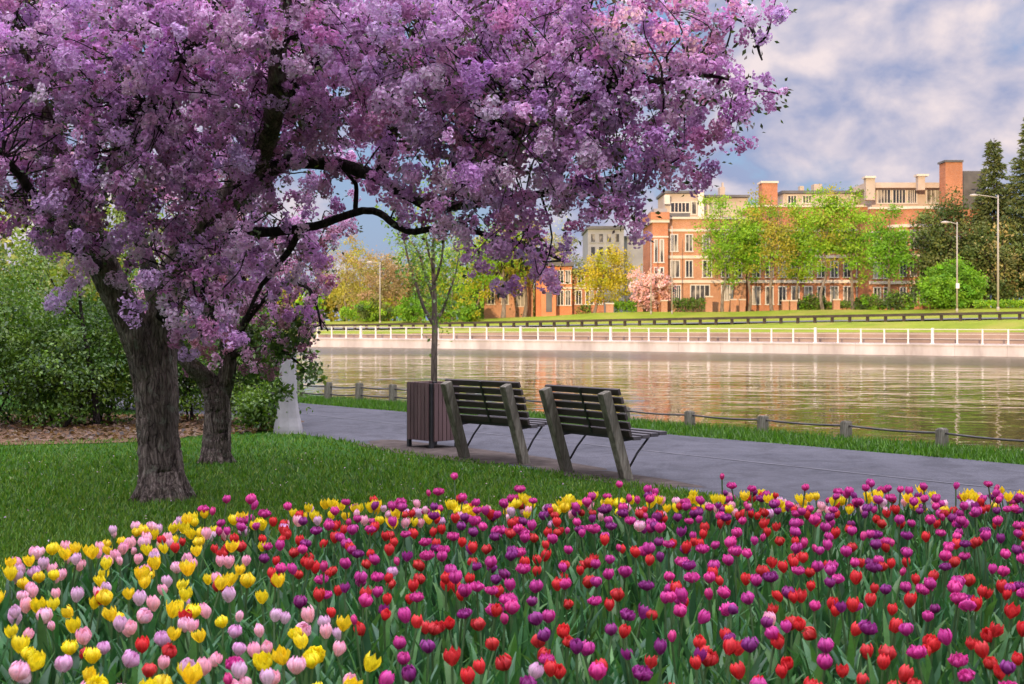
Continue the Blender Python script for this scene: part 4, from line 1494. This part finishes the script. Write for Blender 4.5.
h.part('chimney', M['stucco'], [(720, 725, 187, 195, D + 7, 1.5), (722.2, 723.6, 182.5, 187, D + 7.2, 0.6)])
for a in ((671, 677, 235, 251), (686, 692, 235, 251), (703, 709, 235, 251), (722, 728, 235, 251), (735, 741, 235, 251), (671, 679, 261, 277), (686, 692, 261, 277), (703, 711, 261, 277), (722, 728, 261, 277), (735, 741, 261, 277)):
    h.window(*a, D, 1)
for a in ((673, 680, 286, 300), (691, 709, 285.5, 300), (722, 732, 286, 300)):
    h.window(*a, D, 3)
for a in ((654.8, 657, 240, 262), (660.5, 663, 240, 262), (654.8, 657, 268, 286), (660.5, 663, 268, 286)):
    h.window(*a, D - 1.2, 0)
h.window(671, 689, 203, 212, D + 4, 4, 'stone'); h.window(692, 696, 202, 214, D + 4, 0, 'stone'); h.window(709, 721, 203, 214, D + 5, 2, 'stone')
# middle terrace with the square chimney
D = 142.0
h = House('brick_building', 'long brick terrace with a square chimney behind the street trees', 800, 312, D)
h.part('wall', M['brick'], [(747.5, 868, 207, 316, D, 10)])
h.part('string_course', M['stone'], [(747.6, 868, 229, 231.5, D - 0.12, 0.12), (747.6, 868, 255, 258, D - 0.14, 0.14), (747.6, 868, 280, 283, D - 0.14, 0.14), (747.6, 868, 205, 207, D - 0.2, 10.2)])
h.part('chimney', M['brick'], [(762, 777.5, 183, 206, D + 1.0, 2.0)])
h.part('chimney', M['stone'], [(761, 778.5, 181, 183, D + 0.85, 2.3)])
h.part('penthouse', M['stucco'], [(783, 864, 193, 204.8, D + 4, 6)])
h.part('roof', M['dark_roof'], [(782, 865, 190.5, 193, D + 3.5, 7)])
h.part('chimney', M['stucco'], [(814, 822, 184, 190.4, D + 4, 1.5), (800, 804, 186, 190.4, D + 5, 1)])
for yt, yb in ((236, 251), (262, 277), (287, 304)):
    for x0 in range(753, 866, 13):
        h.window(x0, x0 + 6.5, yt, yb, D, 1)
for x0 in (788, 803, 830, 848):
    h.window(x0, x0 + 8, 196, 203, D + 4, 2, 'stone')
# right wing with the curved bay and the tall chimney
D = 136.0
h = House('brick_building', 'brick wing with a curved bay, roof terrace and one tall chimney', 915, 312, D)
h.part('wall', M['brick'], [(869, 990, 209, 318, D + 1.5, 11)])
h.part('string_course', M['stone'], [(869.2, 897, 207, 209, D + 1.3, 0.6), (869.2, 897, 256, 259, D + 1.36, 0.14), (869.2, 990, 281, 284, D + 1.36, 0.14), (869.2, 897, 231, 233, D + 1.36, 0.14)])
m = MB(); m2 = MB(); m3 = MB()
cxm, rxm = GX(920, D), (GX(948, D) - GX(893, D)) / 2
arc = [(cxm + rxm * math.cos(a) - h.o[0], D + 1.4 - 2.2 * math.sin(a) - h.o[1]) for a in np.linspace(0, math.pi, 17)]
arc2 = [(cxm + (rxm + .15) * math.cos(a) - h.o[0], D + 1.4 - 2.35 * math.sin(a) - h.o[1]) for a in np.linspace(0, math.pi, 17)]
m.prism(arc, GZ(318, D) - h.o[2], GZ(209.5, D) - h.o[2])
m.build('bay', M['brick'], h.root)
for yt, yb in ((206.8, 209.4), (224.5, 227.5), (254, 257), (281, 284)):
    m2.prism(arc2, GZ(yb, D) - h.o[2], GZ(yt, D) - h.o[2])
m2.build('string_course', M['stone'], h.root)
h.part('penthouse', M['stucco'], [(872, 946, 188, 209, D + 5, 6)])
h.part('roof', M['stucco'], [(866, 952, 182.5, 187.8, D + 4.0, 8)])
h.part('roof', M['dark_roof'], [(963.5, 986, 171, 209, D + 3, 7)])
h.part('wall', M['stucco'], [(866, 875, 178, 200, D + 3.0, 0.9), (918, 925, 176, 190, D + 3.2, 0.8)])
h.part('wall', M['stone'], [(917, 929, 174, 176, D + 3.0, 1.2), (865, 876, 176, 178, D + 2.8, 1.3)])
h.part('chimney', M['brick'], [(945.5, 962.5, 162, 212, D + 1.0, 2.0)])
h.part('chimney', M['dark_roof'], [(944.5, 963.5, 160, 162, D + 0.85, 2.3)])
for x0, x1 in ((878, 890), (893, 905), (908, 916), (927, 943)):
    h.window(x0, x1, 190, 203, D + 5, 3, 'frame_white')
for x0 in (874, 884):
    for yt, yb in ((237, 252), (263, 278), (288, 304)):
        h.window(x0, x0 + 6, yt, yb, D + 1.5, 1)
for yt, yb in ((230, 249), (261, 277), (287, 304)):
    for a in (0.28, 0.4, 0.5, 0.6, 0.72):
        an = a * math.pi
        xx = cxm + rxm * math.cos(an) - h.o[0]
        yy = D + 1.4 - 2.2 * math.sin(an) - h.o[1]
        m = MB()
        m.box(-0.34, 0.34, -0.10, 0.05, GZ(yb, D) - h.o[2], GZ(yt, D) - h.o[2])
        nx = Vector((math.cos(an) / rxm, -math.sin(an) / 2.2)).normalized()
        rot = math.atan2(nx.y, nx.x) + math.pi / 2
        f = m.build('window', M['frame_white'], h.root)
        f.location = (xx, yy, 0); f.rotation_euler.z = rot
        m = MB()
        m.box(-0.27, -0.03, -0.115, -0.08, GZ(yb, D) - h.o[2] + .08, GZ(yt, D) - h.o[2] - .08)
        m.box(0.03, 0.27, -0.115, -0.08, GZ(yb, D) - h.o[2] + .08, GZ(yt, D) - h.o[2] - .08)
        m.build('pane', M['glass'], f)
for x0 in (953, 965, 976):
    h.window(x0, x0 + 6, 237, 252, D + 1.5, 1)
# orange house and grey block farther left
D = 150.0
h = House('brick_house', 'orange brick house with an arched porch behind the far trees', 560, 314, D)
h.part('wall', M['brick_orange'], [(536, 572, 266, 322, D, 8), (541, 556, 272, 322, D - 1.5, 1.6)])
h.part('wall', M['brick'], [(572.2, 604, 272, 322, D + 1, 8)])
h.part('roof', M['dark_roof'], [(534, 574, 262, 266, D - 0.5, 9), (572.4, 606, 268, 272, D + 0.6, 9)])
h.part('string_course', M['stone'], [(556.2, 572, 287, 289, D - 0.12, 0.12), (572.3, 604, 287, 289, D + 0.88, 0.12)])
h.part('door', M['dark_roof'], [(546, 552, 292, 312, D - 1.56, 0.08)])
for a in ((558, 563, 291, 305), (566, 570, 291, 305), (558, 563, 271, 283), (566, 570, 271, 283)):
    h.window(*a, D, 1)
for a in ((576, 581, 291, 304), (586, 593, 291, 304), (597, 602, 291, 304), (578, 584, 275, 285), (590, 596, 275, 285)):
    h.window(*a, D + 1, 1)
h = House('brick_house', 'pale orange house left of the arched porch house', 515, 314, D)
h.part('wall', M['brick_pale'], [(484, 533, 268, 322, D + 2, 8)])
h.part('roof', M['dark_roof'], [(482, 534, 263, 268, D + 1.5, 9)])
for a in ((488, 494, 274, 285), (502, 508, 274, 285), (517, 523, 274, 285), (488, 494, 291, 304), (502, 508, 291, 304), (517, 524, 291, 306)):
    h.window(*a, D + 2, 1, 'stone')
D = 185.0
h = House('office_block', 'grey flat roofed block above the golden tree', 610, 314, D)
h.part('wall', M['grey_clad'], [(588, 624, 229, 322, D, 14)])
h.part('wall', M['grey_clad'], [(624.2, 648, 238, 322, D + 2, 12)])
h.part('roof', M['dark_roof'], [(587, 625, 226, 229, D - 0.4, 15), (624.4, 649, 236, 238, D + 1.7, 13)])
for x0 in range(591, 622, 8):
    h.window(x0, x0 + 4, 234, 242, D, 0, 'grey_clad')
    h.window(x0, x0 + 4, 247, 256, D, 0, 'grey_clad')
# far woods closing the view behind the left part of the far bank
pos_l, tin_l = [], []
for px in range(180, 660, 9):
    o_ = rf.uniform(70, 110)
    s, t = far_s(px, o_)
    zb = g_far(t, o_)
    H = rf.uniform(5, 9.0)
    p, idx, _ = crown_points((GX(px, s), s, zb + H * 0.5), (2.6, 2.4, H * 0.52), 24, 16, 1.0, rf, 0.5)
    pos_l.append(p)
    tin_l.append(np.tile(np.array([DARKG, LIME[:1] + DARKG[1:], OLIVE[:1] + DARKG[1:], RUST[2:] + DARKG[1:]][rf.integers(0, 4)][0]), (len(p), 1)) * rf.uniform(0.7, 1.3, (len(p), 1)))
pos = np.concatenate(pos_l); tin = np.concatenate(tin_l)
V, Q, t = leaf_cards(pos, rf.uniform(0.6, 1.1, len(pos)), rand_dirs(len(pos), rf), rand_dirs(len(pos), rf), tin, 0.7)
tag(link('far_woods', mesh_np('far_woods', V, Q, tint=t, mats=[M['far_leaf']])), 'mixed green woods far behind the houses', 'woods', kind='stuff')

# unseen tree belt added behind the camera to shade lawn, bed and near trees
pos_l = []
for i in range(34):
    x_ = -46 + i * 1.9 + rf.uniform(-0.5, 0.5)
    y_ = -22 + rf.uniform(-3, 3)
    H = rf.uniform(8.2, 9.2)
    p, idx, _ = crown_points((x_, y_, H * 0.5), (2.6, 2.6, H * 0.5), 90, 26, 1.4, rf, 0.5)
    pos_l.append(p)
pos = np.concatenate(pos_l)
V, Q, t = leaf_cards(pos, rf.uniform(0.7, 1.2, len(pos)), rand_dirs(len(pos), rf), rand_dirs(len(pos), rf), tint_mix(len(pos), GREENS, rf), 0.8)
tag(link('shade_woods', mesh_np('shade_woods', V, Q, tint=t, mats=[M['far_leaf']])), 'unseen belt of green trees added behind the camera for shade', 'woods', kind='stuff')

# ------------------------------------------------------------------ grass blades
def grass(name, label, pts, hts, cols, r, wid=0.009):
    n = len(pts)
    a = r.uniform(0, 6.28, n)
    sd_ = np.stack([np.cos(a), np.sin(a), np.zeros(n)], 1) * (wid * r.uniform(0.6, 1.4, n))[:, None]
    lean = np.stack([r.normal(0, 0.4, n), r.normal(0, 0.4, n), np.ones(n)], 1)
    tip = pts + lean * hts[:, None]
    V = np.stack([pts - sd_, pts + sd_, tip], 1).reshape(-1, 3)
    T = np.arange(n * 3).reshape(n, 3)
    t = np.repeat(tint_mix(n, cols, r, None, 0.18), 3, axis=0)
    return tag(link(name, mesh_np(name, V, None, T, tint=t, mats=[M['blade']])), label, 'grass', kind='stuff')


def bed_back(x):
    """how far back the tulip bed reaches at x"""
    return np.interp(x, [-6, -2.55, -1.95, -1.03, 0.85, 3.5, 7], [4.5, 6.9, 8.3, 9.0, 9.45, 9.67, 9.8])


def path_v(x, y):
    p = np.stack([x, y], -1) - PF
    return p @ PU, p @ PN


rg = np.random.default_rng(99)
N = 300000
dd = 1 / np.sqrt(rg.uniform(1 / 24.0 ** 2, 1 / 6.5 ** 2, N))      # denser where it is near
xx = rg.uniform(-0.40, 0.22, N) * dd
u_, v_ = path_v(xx, dd)
edge = np.array([-3.0]) if False else np.interp(u_, [-30, 0, 5, 15, 60], [-3.0, -3.3, -3.75, -4.7, -6.0])
ok = (v_ < edge + rg.exponential(0.035, N) - 0.02) & (dd > bed_back(xx) + 0.02)
ok &= ~(((xx + 7.6) / 4.5) ** 2 + ((dd - 20.9) / 2.6) ** 2 < 1)
bare = (((xx + 0.62) * math.cos(-0.9) + (dd - 16.9) * math.sin(-0.9)) / 2.0) ** 2 + ((-(xx + 0.62) * math.sin(-0.9) + (dd - 16.9) * math.cos(-0.9)) / 0.42) ** 2 < 1
ok &= ~bare
xx, dd = xx[ok], dd[ok]
pts = np.stack([xx, dd, np.zeros(len(xx))], 1)
patch = 0.5 + 0.5 * np.sin(xx * 2.1 + 1.3 * np.sin(dd * 1.1)) * np.sin(dd * 1.7)
hts = rg.uniform(0.025, 0.06, len(xx)) * (0.75 + 0.5 * patch)
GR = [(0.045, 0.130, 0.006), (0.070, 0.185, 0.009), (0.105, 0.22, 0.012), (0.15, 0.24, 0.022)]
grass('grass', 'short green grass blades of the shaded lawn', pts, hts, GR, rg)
N = 60000
uu = rg.uniform(-6, 22, N)
vv = rg.uniform(-0.02, 2.3, N)
pts = np.array([near(a, b_, near_z(a, b_)) for a, b_ in zip(uu, vv)])
grass('grass', 'longer grass on the strip between path and canal', pts, rg.uniform(0.05, 0.14, N) * np.interp(vv, [0, 0.3, 1.5], [0.5, 0.9, 1.2]), GR[:3], rg, 0.011)

n = 220
ang = rg.uniform(0, 6.28, n); rr_ = 3.6 * np.sqrt(rg.uniform(0, 1, n))
px_, py_ = -3.0 + rr_ * np.cos(ang), 13.2 + rr_ * np.sin(ang)
V, Q, t = leaf_cards(np.stack([px_, py_, rg.uniform(0.02, 0.05, n)], 1), rg.uniform(0.014, 0.028, n), unit(rg.normal(size=(n, 3)) * np.array([1, 1, 0.3])), unit(rg.normal(size=(n, 3)) * 0.4 + np.array([0, 0, 1])),
                     tint_mix(n, [(0.70, 0.50, 0.62), (0.55, 0.40, 0.42)], rg), 0.8)
tag(link('fallen_petals', mesh_np('fallen_petals', V, Q, tint=t, mats=[M['blossom']])), 'fallen pink petals scattered on the lawn under the trees', 'petals', kind='stuff')
# fallen leaves on the litter bed
n = 5000
ang = rg.uniform(0, 6.28, n); rr_ = np.sqrt(rg.uniform(0, 1, n))
pos = np.stack([-7.6 + 4.5 * rr_ * np.cos(ang), 20.9 + 2.6 * rr_ * np.sin(ang), rg.uniform(0.015, 0.05, n)], 1)
V, Q, t = leaf_cards(pos, rg.uniform(0.06, 0.12, n), unit(rg.normal(size=(n, 3)) * np.array([1, 1, 0.25])), unit(rg.normal(size=(n, 3)) * 0.4 + np.array([0, 0, 1])),
                     tint_mix(n, [(0.15, 0.085, 0.045), (0.10, 0.055, 0.03), (0.21, 0.135, 0.08), (0.06, 0.035, 0.02)], rg), 0.65)
tag(link('fallen_leaves', mesh_np('fallen_leaves', V, Q, tint=t, mats=[M['leaf']])), 'brown fallen leaves under the shrubs', 'leaves', kind='stuff')

# ------------------------------------------------------------------ tulips
# soil of the bed
V, Q = [], []
xs = np.linspace(-5.5, 6.5, 61)
for i, x_ in enumerate(xs):
    yb = float(bed_back(x_)) + 0.10 + 0.03 * math.sin(x_ * 5)
    for k in range(12):
        f = k / 11
        V.append((x_, 2.2 * (1 - f) + yb * f, 0.008 + 0.05 * math.sin(math.pi * f) + 0.012 * math.sin(x_ * 9 + k * 2)))
    if i:
        for k in range(11):
            b = (i - 1) * 12 + k
            Q.append((b, b + 12, b + 13, b + 1))
tag(link('flower_bed', mesh_np('flower_bed', V, Q, mats=[M['soil']], smooth=True)), 'dark soil of the tulip bed', 'flower bed', kind='structure')


def petal_grid(w, h, cup, flare, frill, ang, rbase, r, nu=4, nv=6, point=0.0):
    """one petal: a curved shell round the bloom's axis"""
    V = []
    for j in range(nv + 1):
        v = j / nv
        rad = rbase + cup * math.sin(min(v * 1.0, 1.0) * math.pi * 0.80 + 0.05) + flare * v ** 3
        half = w * (0.30 + 0.85 * math.sin(math.pi * min(v, 0.86) ** 0.85 * 0.86)) * (1 - point * v ** 4) * (1 - 0.55 * max(0, (v - 0.72) / 0.28) ** 2)
        for i in range(nu + 1):
            u = (i / nu - 0.5) * 2
            a = ang + u * half
            z = h * v - 0.10 * h * u * u * v + frill * r.normal() * v
            q = rad * (1 - 0.06 * (1 - u * u)) + frill * r.normal() * v
            V.append((q * math.cos(a), q * math.sin(a), z))
    Q = []
    for j in range(nv):
        for i in range(nu):
            b = j * (nu + 1) + i
            Q.append((b, b + 1, b + nu + 2, b + nu + 1))
    T = np.repeat(np.arange(nv + 1) / nv, nu + 1)
    return np.array(V), np.array(Q), T


def bloom_arrays(kind, base_c, tip_c, r):
    Vs, Qs, Ts, n = [], [], [], 0
    layers = {'cup': [(3, 0.80, 0.076, 0.026, 0.000, 0.0008, 0.007, 0.0), (3, 0.80, 0.073, 0.0225, 0.000, 0.0008, 0.005, 0.0)],
              'open': [(3, 0.74, 0.074, 0.027, 0.014, 0.0012, 0.007, 0.55), (3, 0.74, 0.074, 0.024, 0.008, 0.0012, 0.005, 0.55)],
              'double': [(5, 0.66, 0.068, 0.031, -0.004, 0.0028, 0.008, 0.0), (5, 0.62, 0.070, 0.025, -0.003, 0.0028, 0.006, 0.0), (4, 0.62, 0.066, 0.018, 0.0, 0.002, 0.004, 0.0)],
              'full': [(6, 0.62, 0.052, 0.034, 0.006, 0.0034, 0.010, 0.0), (6, 0.60, 0.058, 0.029, 0.004, 0.0034, 0.007, 0.0), (5, 0.6, 0.060, 0.021, 0.002, 0.003, 0.005, 0.0), (3, 0.6, 0.058, 0.012, 0.0, 0.003, 0.003, 0.0)],
              'bud': [(3, 0.85, 0.062, 0.018, -0.004, 0.0005, 0.006, 0.0), (3, 0.85, 0.060, 0.016, -0.003, 0.0005, 0.004, 0.0)]}[kind]
    for li, (np_, w_, h_, cup, fl, fr, rb, pt) in enumerate(layers):
        for k in range(np_):
            s = r.uniform(0.93, 1.07)
            a = 2 * math.pi * (k + 0.5 * li) / np_ + r.normal(0, 0.06)
            V, Q, T = petal_grid(w_ * 3 / np_ * (1.0 if np_ == 3 else 1.25), h_ * s, cup * r.uniform(0.94, 1.08), fl * r.uniform(0.4, 1.6), fr, a, rb, r, 4, 6, pt)
            Vs.append(V); Qs.append(Q + n); n += len(V)
            mixf = (T ** 1.3)[:, None]
            Ts.append((np.array(base_c) * (1 - mixf) + np.array(tip_c) * mixf) * r.uniform(0.88, 1.1))
    return np.concatenate(Vs), np.concatenate(Qs), np.clip(np.concatenate(Ts), 0, 0.92)


def stem_arrays(h, bend, r, sides=6, n=5, r0=0.0048):
    V = []
    a = r.uniform(0, 6.28)
    for j in range(n + 1):
        v = j / n
        cx_, cy_ = bend * v * v * math.cos(a), bend * v * v * math.sin(a)
        for k in range(sides):
            t = 2 * math.pi * k / sides
            V.append((cx_ + r0 * math.cos(t), cy_ + r0 * math.sin(t), h * v))
    Q = []
    for j in range(n):
        for k in range(sides):
            k2 = (k + 1) % sides
            Q.append((j * sides + k, j * sides + k2, (j + 1) * sides + k2, (j + 1) * sides + k))
    return np.array(V), np.array(Q), np.array([bend * math.cos(a), bend * math.sin(a), h])


def leaf_blade(L, wd, lean, ang, r, nv=6, z0=0.0):
    """tulip leaf: a folded strap that rises and bends outwards"""
    V = []
    tw = r.normal(0, 0.25)
    for j in range(nv + 1):
        v = j / nv
        out = lean * L * (v ** 1.8)
        up = L * (v - 0.28 * lean * v ** 3)
        wv = wd * (math.sin(math.pi * (0.16 + 0.84 * v) ** 1.0) ** 0.8 if v < 1 else 0.02) * 0.5 + 0.0015
        a2 = ang + tw * v
        dx, dy = math.cos(a2), math.sin(a2)
        sx, sy = -math.sin(a2), math.cos(a2)
        for i, u in enumerate((-1, 0, 1)):
            fold = 0.42 * wv * abs(u)
            V.append((dx * (out + 0.008 - fold) + sx * wv * u, dy * (out + 0.008 - fold) + sy * wv * u, z0 + up + 0.25 * fold))
    Q = []
    for j in range(nv):
        for i in range(2):
            b = j * 3 + i
            Q.append((b, b + 1, b + 4, b + 3))
    return np.array(V), np.array(Q)


TG = [(0.050, 0.165, 0.058), (0.070, 0.200, 0.066), (0.040, 0.125, 0.048), (0.090, 0.21, 0.055)]


def leaves_arrays(k, r, L0=0.27, spread=0.32):
    Vs, Qs, Ts, n = [], [], [], 0
    a0 = r.uniform(0, 6.28)
    for i in range(k):
        V, Q = leaf_blade(L0 * r.uniform(0.75, 1.2), r.uniform(0.026, 0.046), max(0.05, r.normal(spread, 0.16)), a0 + i * 2.3 + r.normal(0, 0.3), r, z0=0.01 + 0.03 * i)
        Vs.append(V); Qs.append(Q + n); n += len(V)
        Ts.append(np.tile(tint_mix(1, TG, r, None, 0.15), (len(V), 1)))
    return np.concatenate(Vs), np.concatenate(Qs), np.concatenate(Ts)


rtu = np.random.default_rng(1234)
KINDS = {
    'pale pink': ('cup', (0.78, 0.56, 0.52), (0.86, 0.44, 0.64), 0.33),
    'yellow': ('open', (0.88, 0.68, 0.012), (0.92, 0.76, 0.020), 0.35),
    'red': ('cup', (0.50, 0.025, 0.022), (0.80, 0.045, 0.050), 0.33),
    'magenta': ('double', (0.50, 0.030, 0.22), (0.76, 0.065, 0.36), 0.38),
    'purple': ('double', (0.22, 0.016, 0.14), (0.38, 0.045, 0.28), 0.37),
}
BL = {'pale pink': 0.81, 'yellow': 0.83, 'red': 0.75, 'magenta': 0.76, 'purple': 0.73}
variants = {}
for kn, (shape, bc, tcx, hh) in KINDS.items():
    for v in range(7):
        sh = shape
        if v == 4 and kn in ('pale pink', 'red', 'magenta', 'purple'):
            sh = 'bud' if kn in ('pale pink', 'magenta') else 'open'
        if v == 3 and kn in ('magenta', 'purple'):
            sh = 'cup'
        if v >= 5:
            sh = {'pale pink': 'double', 'yellow': 'double', 'red': 'double', 'magenta': 'full', 'purple': 'full'}[kn]
        hue = 1 + rtu.normal(0, 0.07, 3)
        bl = bloom_arrays(sh, np.array(bc) * hue, np.array(tcx) * hue, rtu)
        st = stem_arrays(hh * rtu.uniform(0.94, 1.06), rtu.uniform(0.0, 0.05), rtu)
        lv = leaves_arrays(int(rtu.integers(3, 5)), rtu)
        stt = np.tile(np.array([[0.085, 0.165, 0.055]]) * rtu.uniform(0.85, 1.2), (len(st[0]), 1))
        variants[kn, v] = {
            'bl': bl, 'st': (st[0], st[1], stt), 'lv': lv, 'top': st[2], 'open': sh == 'open',
            'bloom': mesh_np('bloom', *bl[:2], tint=bl[2], mats=[M['petal']], smooth=True),
            'stem': mesh_np('stem', *st[:2], tint=stt, mats=[M['tulip_green']], smooth=True),
            'leaves': mesh_np('leaves', *lv[:2], tint=lv[2], mats=[M['tulip_green']], smooth=True),
        }

# where the tulips stand: scattered with a least distance, colours by zone
cands = []
cells = {}
tries = 0
N_T = 1280
while len(cands) < N_T and tries < 60000:
    tries += 1
    d_ = math.sqrt(rtu.uniform(4.05 ** 2, 9.75 ** 2))
    x_ = rtu.uniform(-0.385, 0.385) * d_
    back = float(bed_back(x_))
    if d_ > back - 0.05 - 0.10 * (math.sin(x_ * 7.0) > 0.6):
        continue
    rim = back - d_ < 0.85
    if not rim and rtu.uniform() < (0.30 if x_ * F / d_ > -150 else 0.1):
        continue
    md = 0.045 if rim else 0.092
    ky = (int(x_ / 0.2), int(d_ / 0.2))
    if any((x_ - a) ** 2 + (d_ - b_) ** 2 < md * md for i in (-1, 0, 1) for j in (-1, 0, 1) for a, b_ in cells.get((ky[0] + i, ky[1] + j), ())):
        continue
    cells.setdefault(ky, []).append((x_, d_))
    px = 512 + x_ * F / d_
    py = HOR + (EYE - 0.38) * F / d_
    # the line from (190,520) to (420,690) parts the pink and yellow corner from the red and magenta rest
    side = (px - 185) - (py - 522) * 1.36 + rtu.normal(0, 22)
    q = rtu.uniform()
    if side < 0:
        kn = 'pale pink' if q < 0.53 else ('yellow' if q < 0.94 else ('magenta' if q < 0.97 else 'red'))
    elif back - d_ < 0.65 + rtu.normal(0, 0.12):
        kn = 'yellow' if q < 0.42 else ('pale pink' if q < 0.66 else ('magenta' if q < 0.86 else ('red' if q < 0.93 else 'purple')))
    else:
        nearness = np.clip((8.0 - d_) / 3.0, 0, 1)
        pr_ = 0.36 + 0.14 * nearness + (0.14 if px < 420 else 0)
        pm_ = 0.42 - 0.10 * nearness
        kn = 'red' if q < pr_ else ('magenta' if q < pr_ + pm_ else ('purple' if q < 0.985 else 'pale pink'))
    v = int(rtu.choice(7, p=[0.18, 0.18, 0.16, 0.12, 0.10, 0.13, 0.13]))
    sc_ = rtu.uniform(0.80, 1.14)
    hz = rtu.uniform(0.90, 1.10)
    if kn == 'magenta' and rim and side > 0 and rtu.uniform() < 0.4:
        hz *= rtu.uniform(1.05, 1.26)
    cands.append((d_, x_, kn, v, sc_, hz, rtu.uniform(0, 6.28), rtu.normal(0, 0.10), rtu.normal(0, 0.10)))
cands.sort()
print('tulips', len(cands))
singles, rest = cands[:300], cands[300:]

ORD = 'first second third fourth fifth sixth seventh eighth ninth tenth eleventh twelfth thirteenth fourteenth fifteenth sixteenth seventeenth eighteenth nineteenth twentieth'.split()
LAND = [(0, 118, 'left of the thick trunk'), (118, 195, 'below the thick forked trunk'), (195, 300, 'below the smaller trunk'), (300, 408, 'left of the bin'), (408, 462, 'below the slatted bin'), (462, 530, 'below the far bench'),
        (530, 600, 'under near bench left post'), (600, 668, 'under near bench right post'), (668, 780, 'just right of the benches'), (780, 910, 'well right of the benches'), (910, 1200, 'below the round bush')]
info = []
for i, (d_, x_, kn, v, sc_, hz, rz, tx_, ty_) in enumerate(singles):
    px = 512 + x_ * F / d_
    hd = variants[kn, v]['top'][2] * hz
    py = HOR + (EYE - hd - 0.04) * F / d_
    col_ = next((n_ for a, b_, n_ in LAND if a <= px < b_), LAND[0][2] if px < 0 else LAND[-1][2])
    row = 'frontmost' if py > 652 else ('front' if py > 625 else 'middle')
    info.append((kn, row, col_, px, i))
labels = {}
groups_ = {}
for kn, row, col_, px, i in info:
    groups_.setdefault((kn, row, col_), []).append((px, i))
for (kn, row, col_), lst in groups_.items():
    lst.sort()
    adj = {'pale pink': 'pale pink', 'yellow': 'bright yellow', 'red': 'scarlet red', 'magenta': 'full magenta', 'purple': 'deep purple'}[kn]
    for k, (px, i) in enumerate(lst):
        if len(lst) == 1:
            labels[i] = f'only {adj} tulip in the {row} rows {col_}'
        else:
            labels[i] = f'{ORD[min(k, 19)]} from left {adj} tulip in {row} rows {col_}'
for i, (d_, x_, kn, v, sc_, hz, rz, tx_, ty_) in enumerate(singles):
    va = variants[kn, v]
    root = bpy.data.objects.new('tulip', None)
    root.empty_display_size = 0.1
    root.location = (x_, d_, 0.045)
    root.rotation_euler = (tx_, ty_, rz)
    COL.objects.link(root)
    tag(root, labels[i], 'tulip', 'tulips in the flower bed')
    for pn in ('stem', 'leaves', 'bloom'):
        o = bpy.data.objects.new(pn, va[pn])
        o.parent = root
        if pn == 'bloom':
            o.location = (va['top'][0], va['top'][1], va['top'][2] * hz - 0.004)
            o.scale = (sc_ * BL[kn],) * 3
            o.rotation_euler = (tx_ * 2.6, ty_ * 2.6, rz * 1.7)
        elif pn == 'stem':
            o.scale = (1, 1, hz)
        COL.objects.link(o)


def rotz(V, a):
    c, s = math.cos(a), math.sin(a)
    return np.stack([V[:, 0] * c - V[:, 1] * s, V[:, 0] * s + V[:, 1] * c, V[:, 2]], 1)


Vs, Qs, Ts, Ms, n = [], [], [], [], 0
for (d_, x_, kn, v, sc_, hz, rz, tx_, ty_) in rest:
    va = variants[kn, v]
    for key, mi in (('st', 1), ('lv', 1), ('bl', 0)):
        V, Q, T = va[key]
        if key == 'bl':
            V = rotz(V * sc_ * BL[kn], rz * 1.7) + va['top'] * np.array([1, 1, hz])
        elif key == 'st':
            V = V * np.array([1, 1, hz])
        V = rotz(V, rz)
        V = V + np.stack([V[:, 2] * ty_, -V[:, 2] * tx_, np.zeros(len(V))], 1) + np.array([x_, d_, 0.045])
        Vs.append(V); Qs.append(Q + n); n += len(V); Ts.append(T)
        Ms.append(np.full(len(Q), mi))
tag(link('back_tulips', mesh_np('back_tulips', np.concatenate(Vs), np.concatenate(Qs), tint=np.concatenate(Ts), mats=[M['petal'], M['tulip_green']], mat_idx=np.concatenate(Ms), smooth=True)),
    'rear rows of mixed pink, yellow, red and purple tulips along the lawn', 'tulips', kind='stuff')

# the bed's other leaves and bloomless stems
Vs, Qs, Ts, n = [], [], [], 0
cnt = 0
while cnt < 7500:
    d_ = math.sqrt(rtu.uniform(3.7 ** 2, 9.7 ** 2))
    x_ = rtu.uniform(-0.40, 0.40) * d_
    if d_ > float(bed_back(x_)) - 0.02:
        continue
    cnt += 1
    V, Q = leaf_blade(rtu.uniform(0.17, 0.34), rtu.uniform(0.022, 0.042), max(0.03, rtu.normal(0.26, 0.2)), rtu.uniform(0, 6.28), rtu, 5, 0.03)
    Vs.append(V + np.array([x_, d_, 0.0])); Qs.append(Q + n); n += len(V)
    Ts.append(np.tile(tint_mix(1, TG, rtu, None, 0.18), (len(V), 1)))
tag(link('tulip_foliage', mesh_np('tulip_foliage', np.concatenate(Vs), np.concatenate(Qs), tint=np.concatenate(Ts), mats=[M['tulip_green']], smooth=True)),
    'dense blue green strap leaves filling the tulip bed', 'foliage', kind='stuff')
